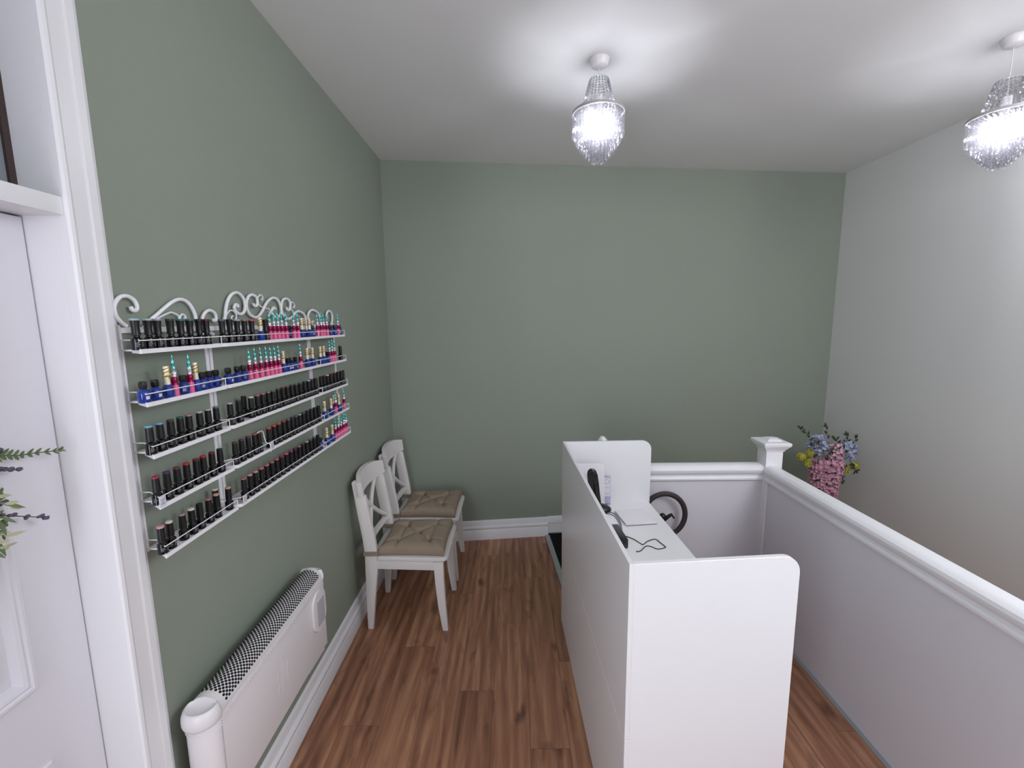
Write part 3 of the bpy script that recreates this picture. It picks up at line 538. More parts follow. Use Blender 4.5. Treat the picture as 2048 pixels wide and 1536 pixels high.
CABLE_A = [(1.448,1.990),(1.471,1.978),(1.493,1.957),(1.507,1.931),(1.52,1.905),(1.53,1.908),(1.555,1.934),(1.59,1.952),(1.602,1.944),(1.608,1.92),(1.618,1.886),(1.619,1.879),(1.614,1.873),(1.586,1.862),(1.57,1.867),(1.554,1.885),(1.538,1.89),(1.522,1.877),(1.503,1.853),(1.486,1.841),(1.476,1.844)]
CABLE_B = [(1.40,2.24),(1.424,2.247),(1.442,2.250),(1.458,2.246),(1.468,2.228),(1.474,2.196),(1.476,2.160),(1.4745,2.130),(1.4725,2.10),(1.468,2.075),(1.462,2.042)]
CABLE_C = [(1.385,2.225),(1.405,2.232),(1.428,2.234),(1.447,2.228),(1.460,2.206),(1.466,2.174),(1.468,2.146),(1.4665,2.110),(1.4635,2.080),(1.456,2.045)]
bm = nb(); tube(bm, smooth_path([(x, y, ZT+.0019) for x, y in CABLE_A], 4), .0020, 7); tag(obj('looped_cable', bm, RUBBER), 'thin black cable looped on the worktop in front of the black box', 'cable')
bm = nb(); tube(bm, smooth_path([(x, y, ZT+.0019) for x, y in CABLE_B], 4), .0016, 7); tag(obj('telephone_cable', bm, RUBBER), 'outer of two black cables running from the telephone along the front panel', 'cable')
bm = nb(); tube(bm, smooth_path([(x, y, ZT+.0019) for x, y in CABLE_C], 4), .0015, 7); tag(obj('power_cable', bm, RUBBER), 'inner of two black cables running from the telephone, nearer the front panel', 'cable')
# white roll behind the far end panel
rl = thing('plastic_wrapped_roll', 'white plastic-wrapped roll whose tip shows above the far end panel', 'roll', (1.443,2.457,.0105))
bm = nb(); lathe(bm, [(.001,0),(.028,0),(.030,.01),(.030,1.04),(.029,1.070),(.022,1.086),(.009,1.100),(0,1.101)], 14, Matrix(), .07); obj('wrapping', bm, PLAST, rl, angle=0.5)
# ring light behind the desk
rg = thing('ring_light', 'black ring light with phone holder standing behind the desk, against the half wall', 'ring light', (1.815,2.462,0))
bm = nb(); M = Matrix.Translation((0,0,.634)) @ Matrix.Rotation(PI/2, 4, 'X')
P = [Vector((.1215*math.cos(t*2*PI/48), 0, .634+.129*math.sin(t*2*PI/48))) for t in range(48)]; tube(bm, P, .0155, 10, closed=True, up=(0,1,0), flat=1.0); r_ = obj('ring_housing', bm, DGREYP, rg)
for v in r_.data.vertices: v.co.y *= .75
bm = nb(); tube(bm, [(-.105,0,.59),(-.05,-.004,.618),(-.004,-.006,.622)], .010, 8); ball(bm, (-.012,-.006,.627), .020, 10, 7); obj('bracket_arm', bm, BLACKP, rg)
bm = nb(); prism(bm, [(-.010,-.012,.600),(.002,-.012,.597),(.040,-.012,.630),(.052,-.012,.612),(.060,-.012,.618),(.042,-.012,.646),(.030,-.012,.642),(-.004,-.012,.622)], (0,.012,0), .002); obj('phone_holder', bm, BLACKP, rg)
bm = nb(); tube(bm, [(0,0,.500),(0,0,.02)], .010, 10); obj('pole', bm, BLACKP, rg)
bm = nb(); lathe(bm, [(.001,0),(.045,0),(.046,.008),(.03,.016),(.012,.02),(0,.02)], 20); obj('base', bm, BLACKP, rg)
# stool under the worktop
st = thing('black_stool', 'black round stool pushed under the worktop, only its rim showing', 'stool', (1.692,1.868,0))
bm = nb(); lathe(bm, [(.001,.545),(.215,.545),(.230,.556),(.234,.575),(.229,.594),(.20,.600),(0,.602)], 36); obj('seat', bm, BLKG, st)
bm = nb(); lathe(bm, [(.001,.03),(.03,.03),(.03,.30),(.018,.31),(.018,.545),(0,.545)], 16); obj('column', bm, CHROME, st)
bm = nb(); lathe(bm, [(.001,0),(.165,0),(.168,.008),(.10,.024),(.03,.034),(0,.034)], 28); obj('base', bm, BLACKP, st)

# ------------------------------------------------------------------ dining chairs
def curved_board(bm, ys, fx, fz0, fz1, th, n=20):
    rows = []
    for i in range(n+1):
        s = -1+2*i/n; y = ys*s; x = fx(s); z0 = fz0(s); z1 = fz1(s); k = .10     # leans back with height
        rows.append([bm.verts.new((x, y, z0)), bm.verts.new((x+th, y, z0)), bm.verts.new((x+th-k*(z1-z0), y, z1)), bm.verts.new((x-k*(z1-z0), y, z1))])
    for A, B_ in zip(rows, rows[1:]):
        for k in range(4): bm.faces.new((A[k], A[(k+1) % 4], B_[(k+1) % 4], B_[k]))
    bm.faces.new(rows[0][::-1]); bm.faces.new(rows[-1])
    es = [e for e in bm.edges if e.is_valid and len(e.link_faces) == 2 and e.calc_face_angle(0) > .5]
    bmesh.ops.bevel(bm, geom=es, offset=.004, segments=2, profile=.6, affect='EDGES', clamp_overlap=True)
def make_chair(label):
    t = thing('dining_chair', label, 'chair', (0,0,0), 0, None)
    RW, FW = .190, .210
    rear = [(.082,0),(.113,0),(.134,.20),(.154,.36),(.157,.47),(.146,.56),(.124,.70),(.107,.806),(.076,.810),(.067,.885),(.061,.893),(.044,.893),(.036,.886),(.060,.70),(.079,.56),(.087,.46),(.086,.36),(.084,.20)]
    for s in (-1, 1):
        bm = nb(); y0 = s*RW; prism(bm, [(x, y0, z) for x, z in rear], (0,-s*.030,0), .003); obj('leg', bm, CHAIRW, t, angle=0.5)
    front = [(.478,.424),(.484,.30),(.497,.15),(.519,0),(.550,0),(.541,.15),(.535,.30),(.533,.424)]
    for s in (-1, 1):
        bm = nb(); prism(bm, [(x, s*FW, z) for x, z in front], (0,-s*.034,0), .003); obj('leg', bm, CHAIRW, t, angle=0.5)
    for s in (-1, 1):
        bm = nb(); prism(bm, [(.150,s*(RW-.004),.372),(.480,s*(FW-.004),.372),(.480,s*(FW-.022),.372),(.150,s*(RW-.022),.372)], (0,0,.055), .002); obj('side_apron', bm, CHAIRW, t)
    bm = nb(); box(bm, .505, -FW+.03, .372, .525, FW-.03, .427, .002); obj('front_apron', bm, CHAIRW, t)
    bm = nb(); box(bm, .115, -RW+.028, .385, .135, RW-.028, .430, .002); obj('rear_apron', bm, CHAIRW, t)
    # seat board
    P = [(.156,-RW-.004),(.156,-RW-.004)]
    P = [(.158,-RW-.006)] + [(.56-.04+.04*math.sin(a), -FW-.006+.04-.04*math.cos(a)) for a in [k*PI/12 for k in range(7)]] + [(.56-.04+.04*math.cos(a), FW+.006-.04+.04*math.sin(a)) for a in [k*PI/12 for k in range(7)]] + [(.158,RW+.006),(.158,RW-.032),(.118,RW-.032),(.118,-RW+.032),(.158,-RW+.032)]
    bm = nb(); prism(bm, [(x, y, .428) for x, y in P], (0,0,.022), .006, 3); obj('seat', bm, CHAIRW, t, angle=0.5)
    # curved top rail, fixed on the front of the posts
    bm = nb(); curved_board(bm, .205, lambda s: .0785-.042*(1-s*s), lambda s: .812-.008*(1-s*s), lambda s: .890+.026*(1-abs(s)**2.6), .027); obj('top_rail', bm, CHAIRW, t, angle=0.5)
    bm = nb(); curved_board(bm, .163, lambda s: .112-.030*(1-s*s), lambda s: .522-.030*(1-s*s), lambda s: .550-.030*(1-s*s), .020, 16); obj('lower_rail', bm, CHAIRW, t, angle=0.5)
    for s in (-1, 1):
        bm = nb(); A = [(.062,-s*.135,.812),(.062,-s*.065,.735),(.076,s*.010,.660),(.096,s*.090,.592),(.114,s*.148,.553)]
        tube(bm, smooth_path(A, 5), .0135, 8, up=(1,0,0), flat=1.0)
        ob = obj('cross_slat', bm, CHAIRW, t)
        if s > 0:
            for v in ob.data.vertices: v.co.x += .004
    return t
def make_cushion(label, seed):
    t = thing('chair_cushion', label, 'cushion', (0,0,0), 0, None); rn = random.Random(seed)
    n = 56; hx, hy = .190, .193; tufts = [(-.085,-.085),(.085,-.09),(-.08,.085),(.09,.08),(.0,.0)]; tufts = [(a+rn.uniform(-.008,.008), b+rn.uniform(-.008,.008)) for a, b in tufts]
    segs = [(tufts[4],tufts[k]) for k in range(4)]+[(tufts[0],(-.18,-.12)),(tufts[0],(-.10,-.185)),(tufts[1],(.12,-.185)),(tufts[1],(.18,-.10)),(tufts[2],(-.18,.10)),(tufts[2],(-.07,.185)),(tufts[3],(.18,.09)),(tufts[3],(.10,.185)),(tufts[0],tufts[2]),(tufts[1],tufts[3])]
    def dseg(p, a, b):
        ax, ay = a; bx, by = b; dx, dy = bx-ax, by-ay; L2 = dx*dx+dy*dy
        u = max(0, min(1, ((p[0]-ax)*dx+(p[1]-ay)*dy)/L2)); return math.hypot(p[0]-ax-u*dx, p[1]-ay-u*dy), u
    def hgt(x, y):
        e = max(abs(x)/hx, abs(y)/hy); f = (1-e**7)**.5 if e < 1 else 0
        h = .022+.042*f
        for tx, ty in tufts: h -= .028*math.exp(-((x-tx)**2+(y-ty)**2)/(2*.014**2))
        for i, (a, b) in enumerate(segs):
            d, u = dseg((x, y), a, b); h -= (.013 if i < 4 else .015*(1-.6*u))*math.exp(-(d*d)/(2*.0065**2))*f
        return max(h, .010)+.0015*math.sin(40*x+seed)*math.sin(33*y)
    bm = nb(); G = [[None]*(n+1) for _ in range(n+1)]; Bt = [[None]*(n+1) for _ in range(n+1)]
    for i in range(n+1):
        for j in range(n+1):
            u = -1+2*i/n; v = -1+2*j/n
            pinch = 1-.035*(1-u*u)*abs(v)**4-.035*(1-v*v)*abs(u)**4
            x = u*hx*pinch; y = v*hy*pinch*(1+.03*u)
            G[i][j] = bm.verts.new((x, y, hgt(u*hx, v*hy))); Bt[i][j] = bm.verts.new((x*.985, y*.985, .0 if 0 < i < n and 0 < j < n else .004))
    for i in range(n):
        for j in range(n):
            bm.faces.new((G[i][j], G[i+1][j], G[i+1][j+1], G[i][j+1])); bm.faces.new((Bt[i][j], Bt[i][j+1], Bt[i+1][j+1], Bt[i+1][j]))
    for k in range(n):
        for a, b, c, d in ((G[k][0],Bt[k][0],Bt[k+1][0],G[k+1][0]),(G[k][n],G[k+1][n],Bt[k+1][n],Bt[k][n]),(G[0][k],G[0][k+1],Bt[0][k+1],Bt[0][k]),(G[n][k],Bt[n][k],Bt[n][k+1],G[n][k+1])): bm.faces.new((a,b,c,d))
    obj('padding', bm, CUSH, t, angle=1.4)
    for k, (tx, ty) in enumerate(tufts):
        bm = nb(); ball(bm, (tx, ty, hgt(tx, ty)+.001), .006, 8, 5, 1, 1, .4); obj('button', bm, CUSH, t)
    for s in (-1, 1):                                             # tie round the rear post
        bm = nb(); yo = s*.190; x0, x1 = -.267, -.189
        for (a, b) in (((x0,yo+s*.0035),(x1,yo+s*.0035)),((x1,yo+s*.0035),(x1,yo-s*.034)),((x1,yo-s*.034),(x0,yo-s*.034)),((x0,yo-s*.034),(x0,yo+s*.0035))):
            d = (Vector((b[0],b[1],0))-Vector((a[0],a[1],0))).normalized(); nn = Vector((-d.y,d.x,0))*.0012
            A = Vector((a[0],a[1],0))-d*.001; B2 = Vector((b[0],b[1],0))+d*.001
            prism(bm, [A-nn+Vector((0,0,.004)), B2-nn+Vector((0,0,.004)), B2+nn+Vector((0,0,.004)), A+nn+Vector((0,0,.004))], (0,0,.026))
        obj('tie', bm, CUSH, t)
    return t
c1 = make_chair('white cross-back dining chair nearer the camera, standing against the green left wall'); c1.location = (0,2.540,0)
c2 = make_chair('white cross-back dining chair farther from the camera, standing in the green corner'); c2.location = (0,3.038,0)
q1 = make_cushion('taupe tufted cushion tied on the nearer white chair', 4); q1.location = (.350,2.540,.4505)
q2 = make_cushion('taupe tufted cushion tied on the farther white chair in the corner', 9); q2.location = (.350,3.038,.4505)

# ------------------------------------------------------------------ electric panel heater
HT = thing('panel_heater', 'white electric panel heater with perforated top grille on the left wall', 'heater', (.0,1.42,.39))
HX0, HX1, HY0, HY1, HZ0, HZ1 = .030, .122, 1.085, 1.745, .392, .695
def hobj(name, bm, m, par=None, **k):
    o = obj(name, bm, m, HT if par is None else par, **k); o.data.transform(Matrix.Translation((0,-1.42,-.39))); return o
bm = nb(); box(bm, HX0, HY0, HZ0, HX1, HY1, HZ1, .003); hobj('body', bm, HEATP)
bm = nb()   # ridged lip below the grille
for i, z in enumerate((.676,.684,.692)): box(bm, HX1-.004, HY0+.002, z-.0026, HX1+.0045-.0014*i, HY1-.006, z+.0026, .001)
hobj('edge_ridges', bm, HEATP)
hc = (HX0+HX1)/2; hr = (HX1-HX0)/2
prof = [(hr*math.cos(a), .046*math.sin(a)) for a in [k*PI/16 for k in range(17)]]
bm = nb(); sweep(bm, [(u, v) for u, v in prof]+[(-hr,-.004),(hr,-.004)], (hc,HY0+.004,.698), (1,0,0), (0,0,1), (0,HY1-HY0-.010,0)); hobj('rounded_top', bm, PLAST, angle=0.5)
bm = nb()   # rows of round holes following the curve
rowsN = 9; pitch = .0138
ny = int((HY1-HY0-.045)/pitch)
for r in range(rowsN*2-1):
    a = math.radians(22)+math.radians(128)*r/(rowsN*2-2)
    for j in range(ny):
        y = HY0+.030+(j+(.5 if r % 2 else 0))*pitch
        if y > HY1-.018: continue
        px, pz = hc+hr*math.cos(a), .698+.046*math.sin(a)
        nrm = Vector((math.cos(a)/hr, 0, math.sin(a)/.046)).normalized(); tt = Vector((0,1,0)); ss = nrm.cross(tt)
        c = Vector((px, y, pz))+nrm*.0004
        vs = [bm.verts.new(c+tt*.0043*math.cos(k*PI/4)+ss*.0039*math.sin(k*PI/4)) for k in range(8)]
        vs2 = [bm.verts.new(v.co-nrm*.002) for v in vs]
        bm.faces.new(vs); bm.faces.new(vs2[::-1])
        for k in range(8): bm.faces.new((vs[k], vs2[k], vs2[(k+1) % 8], vs[(k+1) % 8]))
hobj('grille_holes', bm, DARK, smooth=False)
for (yc, nm) in ((HY0-.002,'near'),(HY1+.0,'far')):
    bm = nb(); pts = []; sgn = -1 if nm == 'near' else 1; dp = .040 if nm == 'near' else .012
    for k in range(17):
        a = PI*k/16; pts.append((hc+hr*1.0*math.cos(a), yc+sgn*dp*math.sin(a), HZ0-.004 if nm == 'far' else HZ0-.004))
    prism(bm, pts, (0,0,.305), .002); hobj('end_cover', bm, PLAST, angle=0.5)
# domed caps
def dome(yc, ry, back, name):
    bm = nb(); ring = []
    lv = [(.98,.684),(1.03,.687),(1.075,.694),(1.085,.704),(1.06,.715),(.98,.725),(.90,.730),(.84,.731),(.78,.727),(.55,.722),(.25,.720),(0,.719)]
    for f, z in lv:
        if f == 0: ring.append([bm.verts.new((hc,yc,z))]); continue
        ring.append([bm.verts.new((hc+hr*f*math.cos(2*PI*k/32), yc+(ry if math.sin(2*PI*k/32)*back < 0 else abs(ry)*.55)*f*math.sin(2*PI*k/32), z)) for k in range(32)])
    for A, B_ in zip(ring, ring[1:]):
        for k in range(32):
            if len(B_) == 1: bm.faces.new((A[k], A[(k+1) % 32], B_[0]))
            else: bm.faces.new((A[k], A[(k+1) % 32], B_[(k+1) % 32], B_[k]))
    bm.faces.new(ring[0][::-1]); return hobj(name, bm, PLAST, angle=0.7)
dome(HY0-.006, .046, 1, 'near_end_cap')
dome(HY1-.001, .020, -1, 'far_end_cap')
bm = nb()
for z in (.664,.673,.681): 
    tube(bm, [Vector((hc+hr*1.01*math.cos(a), HY0-.002-.041*math.sin(a), z)) for a in [PI*k/16 for k in range(17)]], .002, 6)
hobj('cap_ridges', bm, PLAST)
# oval control cover with slots
bm = nb(); pts = []
for k in range(24):
    a = 2*PI*k/24; yy = 1.680+.058*math.cos(a); zz = .592+ (.058 if math.sin(a) >= 0 else .058)*math.sin(a) + (.030 if math.sin(a) > 0 else -.030)
    pts.append((HX1-.001, yy, zz))
prism(bm, pts, (.012,0,0), .005, 3); cc = hobj('control_cover', bm, PLAST, angle=0.6)
bm = nb()
for i in range(12): box(bm, HX1+.0104, 1.655, .532+i*.0088, HX1+.0118, 1.718, .5350+i*.0088)
o = hobj('vent_slots', bm, PAPERG, cc)
bm = nb()
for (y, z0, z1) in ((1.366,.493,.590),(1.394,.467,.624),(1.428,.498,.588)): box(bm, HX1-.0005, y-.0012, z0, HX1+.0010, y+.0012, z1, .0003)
hobj('reflection_lines', bm, REFLINE)  # pale raised lines standing in for reflections on the heater front
for y in (1.20,1.62):
    bm = nb(); box(bm, .0005, y-.016, .45, .031, y+.016, .65); hobj('wall_bracket', bm, HEATP)
bm = nb(); prism(bm, [(.046,1.660,.312),(.046,1.704,.278),(.046,1.860,.270),(.046,1.835,.316),(.046,1.72,.392),(.046,1.66,.392)], (.010,0,0), .002); prism(bm, [(.0005,1.68,.30),(.0005,1.73,.285),(.0005,1.73,.34),(.0005,1.68,.34)], (.046,0,0)); hobj('lower_bracket', bm, PLAST)

# ------------------------------------------------------------------ polish racks
TIERS = [1.695,1.570,1.444,1.318,1.192]
RACKS = {'left': (.968,1.306), 'middle': (1.309,1.965), 'right': (1.968,2.270)}
RLABEL = {'left': 'white wire five-tier polish rack on the green wall, leftmost, beside the door frame', 'middle': 'widest white wire five-tier polish rack, centre of the three on the green wall', 'right': 'white wire five-tier polish rack on the green wall, rightmost and nearest the corner'}
rack = {}
for rk, (a, b) in RACKS.items():
    R_ = thing('nail_polish_rack', RLABEL[rk], 'rack', (0,(a+b)/2,1.19)); rack[rk] = R_
    off = Matrix.Translation((0,-(a+b)/2,-1.19))
    def ro(name, bm, m=WIRE, par=None, **k):
        o = obj(name, bm, m, R_ if par is None else par, **k); o.data.transform(off); return o
    ch = {'left': .050, 'middle': .018, 'right': .008}[rk]
    for z in TIERS:
        if rk != 'left': pass
        base = [(.006,a+ (0.045 if rk == 'left' else 0)),(.034 if rk == 'left' else .058,a+ (0.045 if rk == 'left' else 0)),(.080,a+ch),(.080,b),(.006,b)]
        if rk == 'left': base = [(.006,1.053),(.030,1.053),(.036,1.022),(.080,1.018),(.080,b),(.006,b)]; base = [(.006,1.053),(.032,1.053),(.080,1.019),(.080,b),(.006,b)]
        if rk == 'right': base[4] = (.006,2.325); base[3] = (.080,b)
        bm = nb(); prism(bm, [(x, y, z+.004) for x, y in base], (0,0,.004)); s = ro('shelf', bm)
        # upright lip along the edge
        P = base[1:4]+[base[4]] if rk == 'right' else base[1:4]
        bm = nb()
        for p, q_ in zip(P, P[1:]):
            p = Vector((*p,0)); q_ = Vector((*q_,0)); d = (q_-p).normalized(); n_ = Vector((-d.y,d.x,0))*.0012
            prism(bm, [p-n_-d*.001, q_-n_+d*.001, q_+n_+d*.001, p+n_-d*.001], (0,0,.0105))
        l_ = ro('shelf_lip', bm, WIRE, s); l_.data.transform(Matrix.Translation((0,0,z)))
        bm = nb(); Q = [Vector((x, y, z+.0305)) for x, y in ([base[0]]+base[1:4]+([base[4]] if rk != 'left' else []))]
        for p, q_ in zip(Q, Q[1:]): tube(bm, [p, q_], .0014, 6)
        for x, y in base[3:4]: tube(bm, [(x,y,z+.004),(x,y,z+.0305)], .0012, 6)
        ro('guard_wire', bm, WIRE, s)
    ups = {'left': (1.056,), 'middle': (1.349,1.365), 'right': (2.022,2.038,2.318)}[rk]
    for y in ups:
        hw = .006 if y > 1.1 else .0035
        bm = nb(); box(bm, .0008, y-hw, 1.19, .0058, y+hw, 1.762, .001); ro('upright', bm)
    bm = nb(); box(bm, .0008, max(a,1.052), 1.742, .0055, b-.002, 1.756, .001); ro('top_bar', bm)
    for (k, r, P) in SCROLLS:
        if (k == 'left' and P[0][0] > 1.36) : k = 'middle'
        if k != rk: continue
        bm = nb(); tube(bm, smooth_path([(.012, y, z) for y, z in P], 4), r*1.15, 8, up=(1,0,0)); ro('scroll', bm)
bm = nb()
# bent wire clipped on the fourth shelf
bm = nb(); tube(bm, smooth_path([(.070,1.452,1.395),(.070,1.475,1.398),(.070,1.492,1.392),(.072,1.494,1.372),(.076,1.497,1.352),(.0845,1.504,1.345),(.0845,1.506,1.318)], 4), .0016, 6)
tag(obj('bent_wire_hook', bm, WIRE), 'bent white wire hook clipped on the fourth shelf of the widest rack', 'hook')
def price_tag(x, y, z, rot, label):
    t = thing('shelf_tag', label, 'tag', (x,y,z), rot)
    bm = nb(); box(bm, -.0008, -.010, -.0125, .0008, .010, .0125, .0005); h = obj('holder', bm, STICK, t)
    bm = nb()
    for i, wd in enumerate((.006,.0035,.006)): box(bm, .0009, -wd, .004-i*.005, .0012, wd, .0055-i*.005)
    obj('print_lines', bm, PAPERG, h)
price_tag(.0838,1.0235,1.337,.0, 'small white tag on the front corner of the left rack, fourth shelf')
price_tag(.0838,1.338,1.213,.0, 'small white tag on the front corner of the widest rack, lowest shelf')
price_tag(.0838,1.518,1.337,.0, 'small white tag beside the bent wire hook on the widest rack')

# ------------------------------------------------------------------ nail polish bottles
def proto_gel():
    t = thing('nail_polish_bottle', '', 'bottle')
    bm = nb(); lathe(bm, [(.001,0),(.0100,0),(.0113,.0012),(.0113,.022),(.0106,.026),(.0070,.0295),(.0060,.031),(.0060,.034),(0,.034)], 20); obj('bottle_body', bm, BLKB, t)
    bm = nb()
    for z, wd in ((.016,.55),(.0125,.7),(.009,.4)):
        for a0, s in ((-.9, wd), (.2, wd)):
            P = [(.01145*math.cos(a0+s*k/5-.2), .01145*math.sin(a0+s*k/5-.2), z) for k in range(6)]; tube(bm, P, .00042, 4)
    obj('label_print', bm, PRINT, t)
    bm = nb(); lathe(bm, [(.001,.032),(.0086,.032),(.0088,.036),(.0078,.0665),(0,.0665)], 18); c = obj('cap', bm, BLKC, t)
    bm = nb(); lathe(bm, [(.001,.0666),(.0078,.0666),(.0079,.0700),(.0070,.0712),(0,.0712)], 18); obj('cap_top', bm, CAPC['black'], c)
    return t
def proto_gel_flared():
    t = thing('nail_polish_bottle', '', 'bottle')
    bm = nb(); lathe(bm, [(.001,0),(.0103,0),(.0115,.0012),(.0115,.022),(.0108,.026),(.0070,.0295),(.0060,.034),(0,.034)], 20); obj('bottle_body', bm, BLKB, t)
    bm = nb()
    for z, wd in ((.0165,.6),(.0128,.75),(.009,.45)):
        for a0 in (-.9, .2):
            P = [(.01165*math.cos(a0+wd*k/5-.2), .01165*math.sin(a0+wd*k/5-.2), z) for k in range(6)]; tube(bm, P, .0005, 4)
    obj('label_print', bm, PRINT, t)
    bm = nb(); lathe(bm, [(.001,.034),(.0092,.034),(.0082,.042),(.0082,.055),(.0096,.068),(0,.068)], 18); c = obj('cap', bm, BLKC, t)
    bm = nb(); lathe(bm, [(.001,.0681),(.0097,.0681),(.0098,.0715),(.0088,.0728),(0,.0728)], 18); obj('cap_top', bm, CAPC['black'], c)
    return t
def proto_blue():
    t = thing('nail_polish_bottle', '', 'bottle')
    bm = nb(); lathe(bm, [(.001,0),(.0108,0),(.0122,.002),(.0138,.018),(.0136,.024),(.0108,.029),(.0072,.0318),(.0060,.034),(0,.034)], 20); obj('bottle_body', bm, BLUEB, t)
    bm = nb(); lathe(bm, [(.001,.033),(.0072,.033),(.0086,.037),(.0088,.045),(.0074,.0505),(0,.0515)], 12, Matrix(), .05); obj('cap', bm, BLACKP, t, angle=.3)
    bm = nb(); rows = []
    for z in (.009,.017):
        r = .0122+.0016*(z-.002)/.016+.0004; rows.append([bm.verts.new((r*math.cos(a), r*math.sin(a), z)) for a in (-.75,-.55,-.35,-.15)])
    for k in range(3): bm.faces.new((rows[0][k], rows[0][k+1], rows[1][k+1], rows[1][k]))
    r = bmesh.ops.solidify(bm, geom=bm.faces[:], thickness=.0003); obj('sticker', bm, STICK, t)
    return t
def proto_gold():
    t = thing('nail_polish_bottle', '', 'bottle')
    bm = nb(); lathe(bm, [(.001,0),(.0110,0),(.0124,.002),(.0130,.018),(.0120,.026),(.0085,.031),(.0064,.034),(0,.034)], 20); obj('bottle_body', bm, BLUEB, t)
    bm = nb(); lathe(bm, [(.001,.033),(.0066,.033),(.0060,.045),(.0062,.060),(.0068,.078),(.0060,.080),(0,.0805)], 16); c = obj('cap', bm, CREAM, t)
    bm = nb()
    for s in (0, PI):
        tube(bm, [Vector(((.0080+.0012*math.sin(6*k/16*2*PI))*math.cos(s+3.2*k/16*PI), (.0080+.0012*math.sin(6*k/16*2*PI))*math.sin(s+3.2*k/16*PI), .050+.027*k/16)) for k in range(17)], .0011, 5)
    tube(bm, [Vector((.0079*math.cos(k*PI/8), .0079*math.sin(k*PI/8), .0545)) for k in range(16)], .0013, 5, closed=True)
    obj('gold_filigree', bm, GOLD, c)
    return t
def proto_spire():
    t = thing('nail_polish_bottle', '', 'bottle')
    bm = nb(); lathe(bm, [(.001,0),(.0072,0),(.0084,.0015),(.0082,.026),(.0074,.030),(0,.030)], 14); obj('bottle_body', bm, PINKB, t)
    bm = nb(); lathe(bm, [(.001,.030),(.0084,.030),(.0080,.034),(.0068,.036),(.0080,.040),(.0076,.046),(.0058,.050),(0,.050)], 14); obj('collar', bm, MAG, t)
    bm = nb(); lathe(bm, [(.001,.050),(.0060,.050),(.0062,.054),(.0048,.057),(0,.057)], 14); obj('silver_band', bm, SILV, t)
    bm = nb(); rings = []
    for i in range(23):
        u = i/22; r = .0056*(1-u)**.9+.0004; tw = u*7.0
        rings.append([bm.verts.new((r*(1+.16*math.cos(3*(2*PI*k/12)))*math.cos(2*PI*k/12+tw), r*(1+.16*math.cos(3*(2*PI*k/12)))*math.sin(2*PI*k/12+tw), .056+.050*u)) for k in range(12)])
    for A, B_ in zip(rings, rings[1:]):
        for k in range(12): bm.faces.new((A[k], A[(k+1) % 12], B_[(k+1) % 12], B_[k]))
    bm.faces.new(rings[0][::-1]); bm.faces.new(rings[-1]); obj('spire_cap', bm, SPIRE, t, angle=1.0)
    return t
PROTO = {'A': proto_gel(), 'F': proto_gel_flared(), 'B': proto_blue(), 'C': proto_gold(), 'D': proto_spire()}
KIDS = kids_of(); used = set()
ORD = ['leftmost','second','third','fourth','fifth','sixth','seventh','eighth','ninth','tenth','eleventh','twelfth','thirteenth','fourteenth','fifteenth','sixteenth','seventeenth','eighteenth','nineteenth','twentieth']
TN = ['top','second','third','fourth','bottom']
GROUP = {'A': 'black gel polish bottles on the racks', 'F': 'black gel polish bottles on the racks', 'B': 'blue polish bottles with black caps', 'C': 'blue polish bottles with gold caps', 'D': 'pink polish bottles with teal spires'}
rb = random.Random(11)
for (rk, tier), L in BOTTLES.items():
    for i, (ty, x, y, colr) in enumerate(L):
        k = 'F' if (ty == 'A' and tier == 0) else ty
        first = k not in used; used.add(k)
        o = PROTO[k] if first else copy_tree(PROTO[k], KIDS)
        o.location = (x, y, TIERS[tier]+.0083); o.rotation_euler = (0, 0, rb.uniform(-.5,.5) if k != 'D' else rb.uniform(0, 6))
        pos = ('leftmost' if i == 0 else ORD[i]+' from left')
        rn_ = {'left': 'left', 'middle': 'middle', 'right': 'right'}[rk]
        desc = {'A': 'black bottle with %s cap top' % CAPWORD.get(colr, ''), 'F': 'black bottle with %s cap top' % CAPWORD.get(colr, ''), 'B': 'blue bottle with short black cap', 'C': 'blue bottle with tall gold cap', 'D': 'pink bottle with teal spire cap'}[k]
        o['label'] = '%s, %s on %s shelf of %s rack' % (desc, pos, TN[tier], rn_); o['group'] = GROUP[k]; o['category'] = 'bottle'
        if k in 'AF':
            capo = [c for c in o.children if c.name.startswith('cap')] if False else None
            o['_cap'] = colr
bpy.context.view_layer.update()
for o in list(bpy.data.objects):                              # give each gel cap its own colour, sharing the mesh
    if o.name.startswith('cap_top') and o.parent and o.parent.parent and '_cap' in o.parent.parent.keys():
        o.material_slots[0].link = 'OBJECT'; o.material_slots[0].material = CAPC[o.parent.parent['_cap']]
for o in bpy.data.objects:
    if '_cap' in o.keys(): del o['_cap']

# ------------------------------------------------------------------ chandeliers
def strand_mesh(name, p0, p1, pendant, pitch=.0128, r=.0056):
    """crystals threaded from p0 to p1 (in the x-z plane), with a drop at the end"""
    bm = nb(); p0 = Vector(p0); p1 = Vector(p1); d = p1-p0; n = max(2, int(d.length/pitch))
    for i in range(n):
        c = p0+d*((i+.5)/n); M = Matrix.Translation(c) @ Matrix.Rotation(i*.7, 4, 'Z')
        lathe(bm, [(0,-r*1.0),(r*.95,-r*.35),(r*.95,r*.35),(0,r*1.0)], 6, M)
    tube(bm, [p0, p1], .0005, 4)
    if pendant:
        e = p1; M = Matrix.Translation(e)
        lathe(bm, [(0,0),(r*.5,-.004),(r*1.05,-.014),(r*.9,-.020),(0,-.027)], 6, M)
    me = bpy.data.meshes.new(name); bmesh.ops.recalc_face_normals(bm, faces=bm.faces[:]); bm.to_mesh(me); bm.free(); me.materials.append(CRYSTAL); return me
ZR = -.225
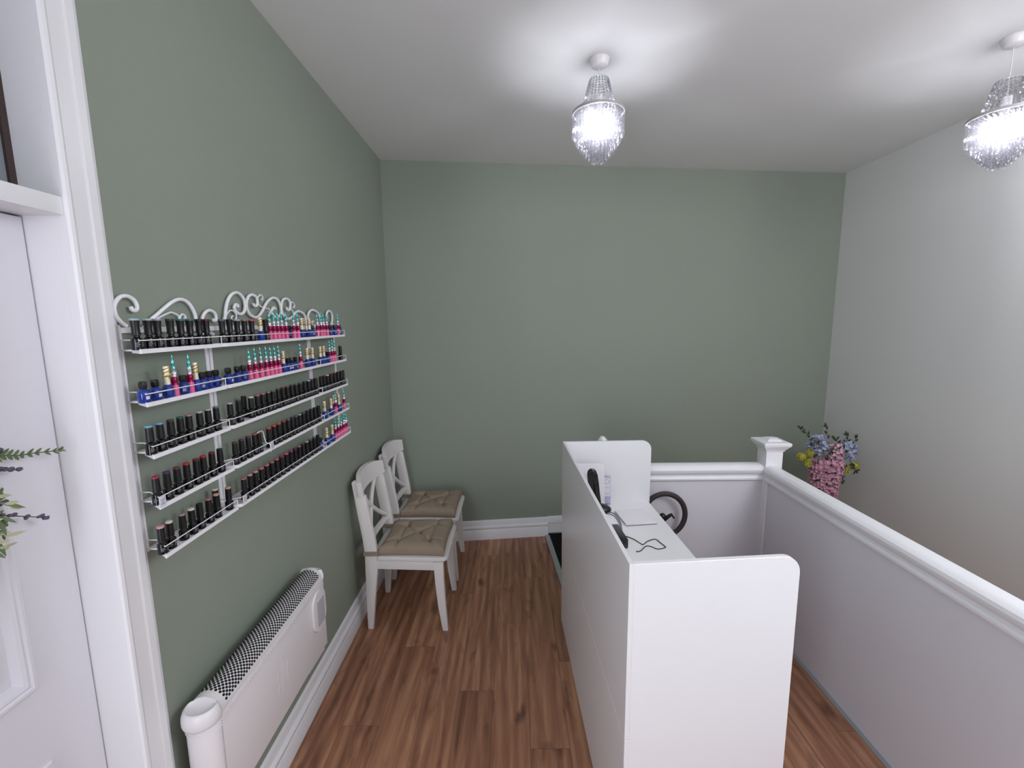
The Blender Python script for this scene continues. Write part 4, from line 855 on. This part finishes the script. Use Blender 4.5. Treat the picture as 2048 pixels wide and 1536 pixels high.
TIERD = [(.112,.100,40),(.098,.128,36),(.083,.152,30),(.069,.172,26),(.054,.188,20),(.040,.202,14),(.025,.210,9),(.008,.212,3)]
BULBM = emit('lit_bulb', (.93,.935,1.0,1), BULB)
def make_chandelier(label, loc):
    t = thing('crystal_chandelier', label, 'chandelier', loc)
    bm = nb(); lathe(bm, [(.001,0),(.045,0),(.0455,-.004),(.043,-.007),(.041,-.016),(.039,-.020),(.035,-.030),(.022,-.036),(.006,-.038),(0,-.038)], 32); obj('ceiling_rose', bm, PLAST, t)
    bm = nb(); tube(bm, [(0,0,-.036),(0,0,-.155)], .0022, 8); obj('cord', bm, PLAST, t)
    bm = nb(); tube(bm, [(0,0,-.150),(0,0,-.195)], .018, 14); obj('lamp_holder', bm, PLAST, t)
    bm = nb(); P = [Vector((.042*math.cos(a*2*PI/32), .042*math.sin(a*2*PI/32), -.086)) for a in range(32)]; tube(bm, P, .0022, 6, closed=True)
    for k in range(3): tube(bm, [(.042*math.cos(k*2.094), .042*math.sin(k*2.094), -.086), (0,0,-.080)], .0012, 5)
    obj('crown_ring', bm, RINGM, t)
    bm = nb(); n = 48; rr = [[bm.verts.new(((.1155+du)*math.cos(a*2*PI/n), (.1155+du)*math.sin(a*2*PI/n), ZR+dz)) for du, dz in ((-.002,-.006),(.002,-.006),(.002,.006),(-.002,.006))] for a in range(n)]
    for i in range(n):
        A = rr[i]; B_ = rr[(i+1) % n]
        for k in range(4): bm.faces.new((A[k], A[(k+1) % 4], B_[(k+1) % 4], B_[k]))
    for k in range(3): tube(bm, [((.115*math.cos(k*2.094+.5)), .115*math.sin(k*2.094+.5), ZR), (.019*math.cos(k*2.094+.5),.019*math.sin(k*2.094+.5),-.190)], .0014, 5)
    obj('main_ring', bm, RINGM, t)
    bm = nb(); lathe(bm, [(0,-.300),(.013,-.297),(.0235,-.287),(.0275,-.272),(.0271,-.262),(.0262,-.2555),(0,-.2555)], 20); bl = obj('bulb', bm, BULBM, t)
    bm = nb(); lathe(bm, [(0,-.2553),(.0260,-.2553),(.023,-.243),(.018,-.230),(.0145,-.222),(.0135,-.196),(0,-.196)], 20); obj('bulb_base', bm, PLAST, bl)
    # strands from the crown down to the main ring
    me = strand_mesh('crown_strand', (.042,0,-.088), (.078,0,ZR+.004), False, .0115, .0052)
    for k in range(22):
        o = bpy.data.objects.new('crystal_strand', me); COL.objects.link(o); o.parent = t; o.rotation_euler = (0,0,k*2*PI/22)
    for ti, (rad, ln, cnt) in enumerate(TIERD):
        me = strand_mesh('drop_strand', (rad,0,ZR-.004 if ti else ZR-.006), (rad,0,ZR-ln+.022), True)
        if ti < 2 :
            for k in range(cnt):
                o = bpy.data.objects.new('crystal_strand', me); COL.objects.link(o); o.parent = t; o.rotation_euler = (0,0,(k+.5*ti)*2*PI/cnt)
        else:
            TIN.append((me, ti, cnt))
    bm = nb()
    for me, ti, cnt in TIN:
        for k in range(cnt):
            m2 = me.copy(); m2.transform(Matrix.Rotation((k+.5*ti)*2*PI/cnt, 4, 'Z')); bm.from_mesh(m2); bpy.data.meshes.remove(m2)
    TIN.clear()
    me = bpy.data.meshes.new('inner_strands'); bm.to_mesh(me); bm.free(); me.materials.append(CRYSTAL)
    o = bpy.data.objects.new('inner_crystal_strands', me); COL.objects.link(o); o.parent = t; o['kind'] = 'stuff'
    return t
TIN = []
ch1 = make_chandelier('lit crystal bead chandelier hanging mid-ceiling above the desk', (1.334,2.157,H))
kd = kids_of()
ch2 = copy_tree(ch1, kd); ch2.location = (3.046,2.034,H); ch2['label'] = 'lit crystal bead chandelier cut off by the right edge of the photo'
for c in ch2.children:                                   # it hangs on a longer cord
    if c.name.startswith('ceiling_rose'): continue
    if c.name.startswith('cord'): c.scale = (1, 1, 1.672); c.location = (0, 0, .0242)
    else: c.location = (0, 0, -.080)
for o in (ch1, ch2): o['group'] = 'crystal chandeliers'

# ------------------------------------------------------------------ flowers beyond the balustrade
FX, FY = 3.25, 3.22
vs_ = thing('floor_vase', 'tall pale floor vase holding the flowers beyond the balustrade', 'vase', (FX,FY,0))
bm = nb(); lathe(bm, [(.001,0),(.075,0),(.08,.01),(.095,.12),(.085,.28),(.055,.40),(.050,.44),(.060,.47),(.056,.47),(.045,.44),(.045,.30),(0,.30)], 32); obj('vase_body', bm, PLAST, vs_)
fl = thing('flower_arrangement', 'artificial bouquet of pink, pale blue and yellow-green blooms with dark leaves by the right wall', 'flowers', (FX,FY,.47))
def Fp(x, z, dy=0.0): return Vector((x-FX, dy, z-.47))
def florets(bm, c, rx, ry, rz, n, size, seed, taper=0.0):
    rn = random.Random(seed)
    for i in range(n):
        a = rn.uniform(0, 2*PI); u = rn.uniform(-1, 1); s = math.sqrt(max(0, 1-u*u)); k = 1-taper*(1-u)/2*.0
        rr = (1 - taper*(.5-.5*u)) if taper else 1
        p = Vector((rx*rr*s*math.cos(a) if not taper else rx*rr*math.cos(a)*(.85 if abs(u) > .9 else 1), ry*rr*math.sin(a)*(s if not taper else 1), rz*u))
        nrm = Vector((p.x/rx, p.y/ry, p.z/rz*.6)).normalized()
        for q in range(4):
            ang = q*PI/2+rn.uniform(-.3,.3); t1 = nrm.orthogonal().normalized(); t2 = nrm.cross(t1)
            d = (t1*math.cos(ang)+t2*math.sin(ang))*.9+nrm*.55
            leaf(bm, Vector(c)+p, d, size*rn.uniform(.75,1.15), size*.8, nrm, -.25)
def stemto(bm, c): tube(bm, smooth_path([(0,0,-.13),(0,0,-.02),Vector(c)*.5+Vector((0,0,.02)),Vector(c)], 4), .0022, 5)
def bloom(name, c, build, m, extra=None):
    bm = nb(); build(bm); o = obj(name, bm, m, fl, angle=1.0)
    bm = nb(); stemto(bm, c); obj('stem', bm, STEMM, o)
c = Fp(3.265,.575,-.03); bloom('pink_blossom', c, lambda bm: florets(bm, c, .104,.085,.150,430,.027,1,.38), PINKF)
c2_ = Fp(3.355,.755,.0); bloom('pale_pink_blossom', c2_, lambda bm: florets(bm, c2_, .034,.034,.075,80,.024,2), PINKF2)
c3_ = Fp(3.225,.815,.02); bloom('pale_blue_blossom', c3_, lambda bm: florets(bm, c3_, .056,.045,.072,75,.026,3), BLUEF)
c4_ = Fp(3.445,.775,.02); bloom('pale_blue_blossom', c4_, lambda bm: florets(bm, c4_, .058,.045,.070,75,.026,4), BLUEF)
for i, (x, z) in enumerate(((3.085,.742),(3.150,.770),(3.166,.712),(3.138,.690),(3.425,.636),(3.505,.662))):
    cc_ = Fp(x, z, -.02+.01*(i % 3)); r0 = .030 if i in (0,4,5) else .026
    bloom('yellow_green_bloom', cc_, (lambda cc_, r0, i: lambda bm: (ball(bm, cc_, r0*.8, 12, 8), florets(bm, cc_, r0*.8,r0*.8,r0*.8,60,.012,20+i)))(cc_, r0, i), YELF)
def leafy(pts, seed, size=.038):
    rn = random.Random(seed); P = smooth_path([Fp(x, z, dy) for x, z, dy in pts], 6); bm = nb(); tube(bm, P, .0018, 5); s = obj('leafy_stem', bm, STEMM, fl); bm = nb()
    for i in range(len(P)//3, len(P), 2):
        t = (P[min(i+1, len(P)-1)]-P[i-1]).normalized(); sd = Vector((1,0,0)) if i % 4 < 2 else Vector((-1,0,0))
        leaf(bm, P[i], t*.7+sd*.6+Vector((0,rn.uniform(-.5,.3),rn.uniform(-.2,.3))), size*rn.uniform(.7,1.1), size*.42, (0,-1,0), .15)
    leaf(bm, P[-1], (P[-1]-P[-2]), size, size*.45, (0,-1,0)); obj('leaves', bm, GREENL, s)
leafy([(3.25,.48,0),(3.20,.72,0),(3.16,.86,0),(3.12,.92,0),(3.078,.955,0)], 1)
leafy([(3.25,.48,0),(3.26,.78,0),(3.28,.88,0),(3.262,.965,0)], 2)
leafy([(3.26,.48,0),(3.33,.76,0),(3.36,.84,0),(3.34,.872,0)], 3)
leafy([(3.26,.48,0),(3.38,.76,.01),(3.44,.85,.01),(3.432,.895,.01)], 4)
leafy([(3.26,.48,0),(3.40,.72,.02),(3.48,.80,.02),(3.508,.868,.02)], 5)
leafy([(3.26,.48,0),(3.19,.70,-.02),(3.17,.80,-.02),(3.19,.84,-.02)], 6)
leafy([(3.26,.48,0),(3.42,.66,-.02),(3.47,.68,-.02),(3.50,.64,-.02)], 7)
leafy([(3.26,.48,0),(3.32,.62,-.05),(3.385,.60,-.04),(3.395,.56,-.04)], 8, .03)
leafy([(3.25,.48,0),(3.27,.72,-.03),(3.29,.80,-.03),(3.34,.80,-.03)], 9)
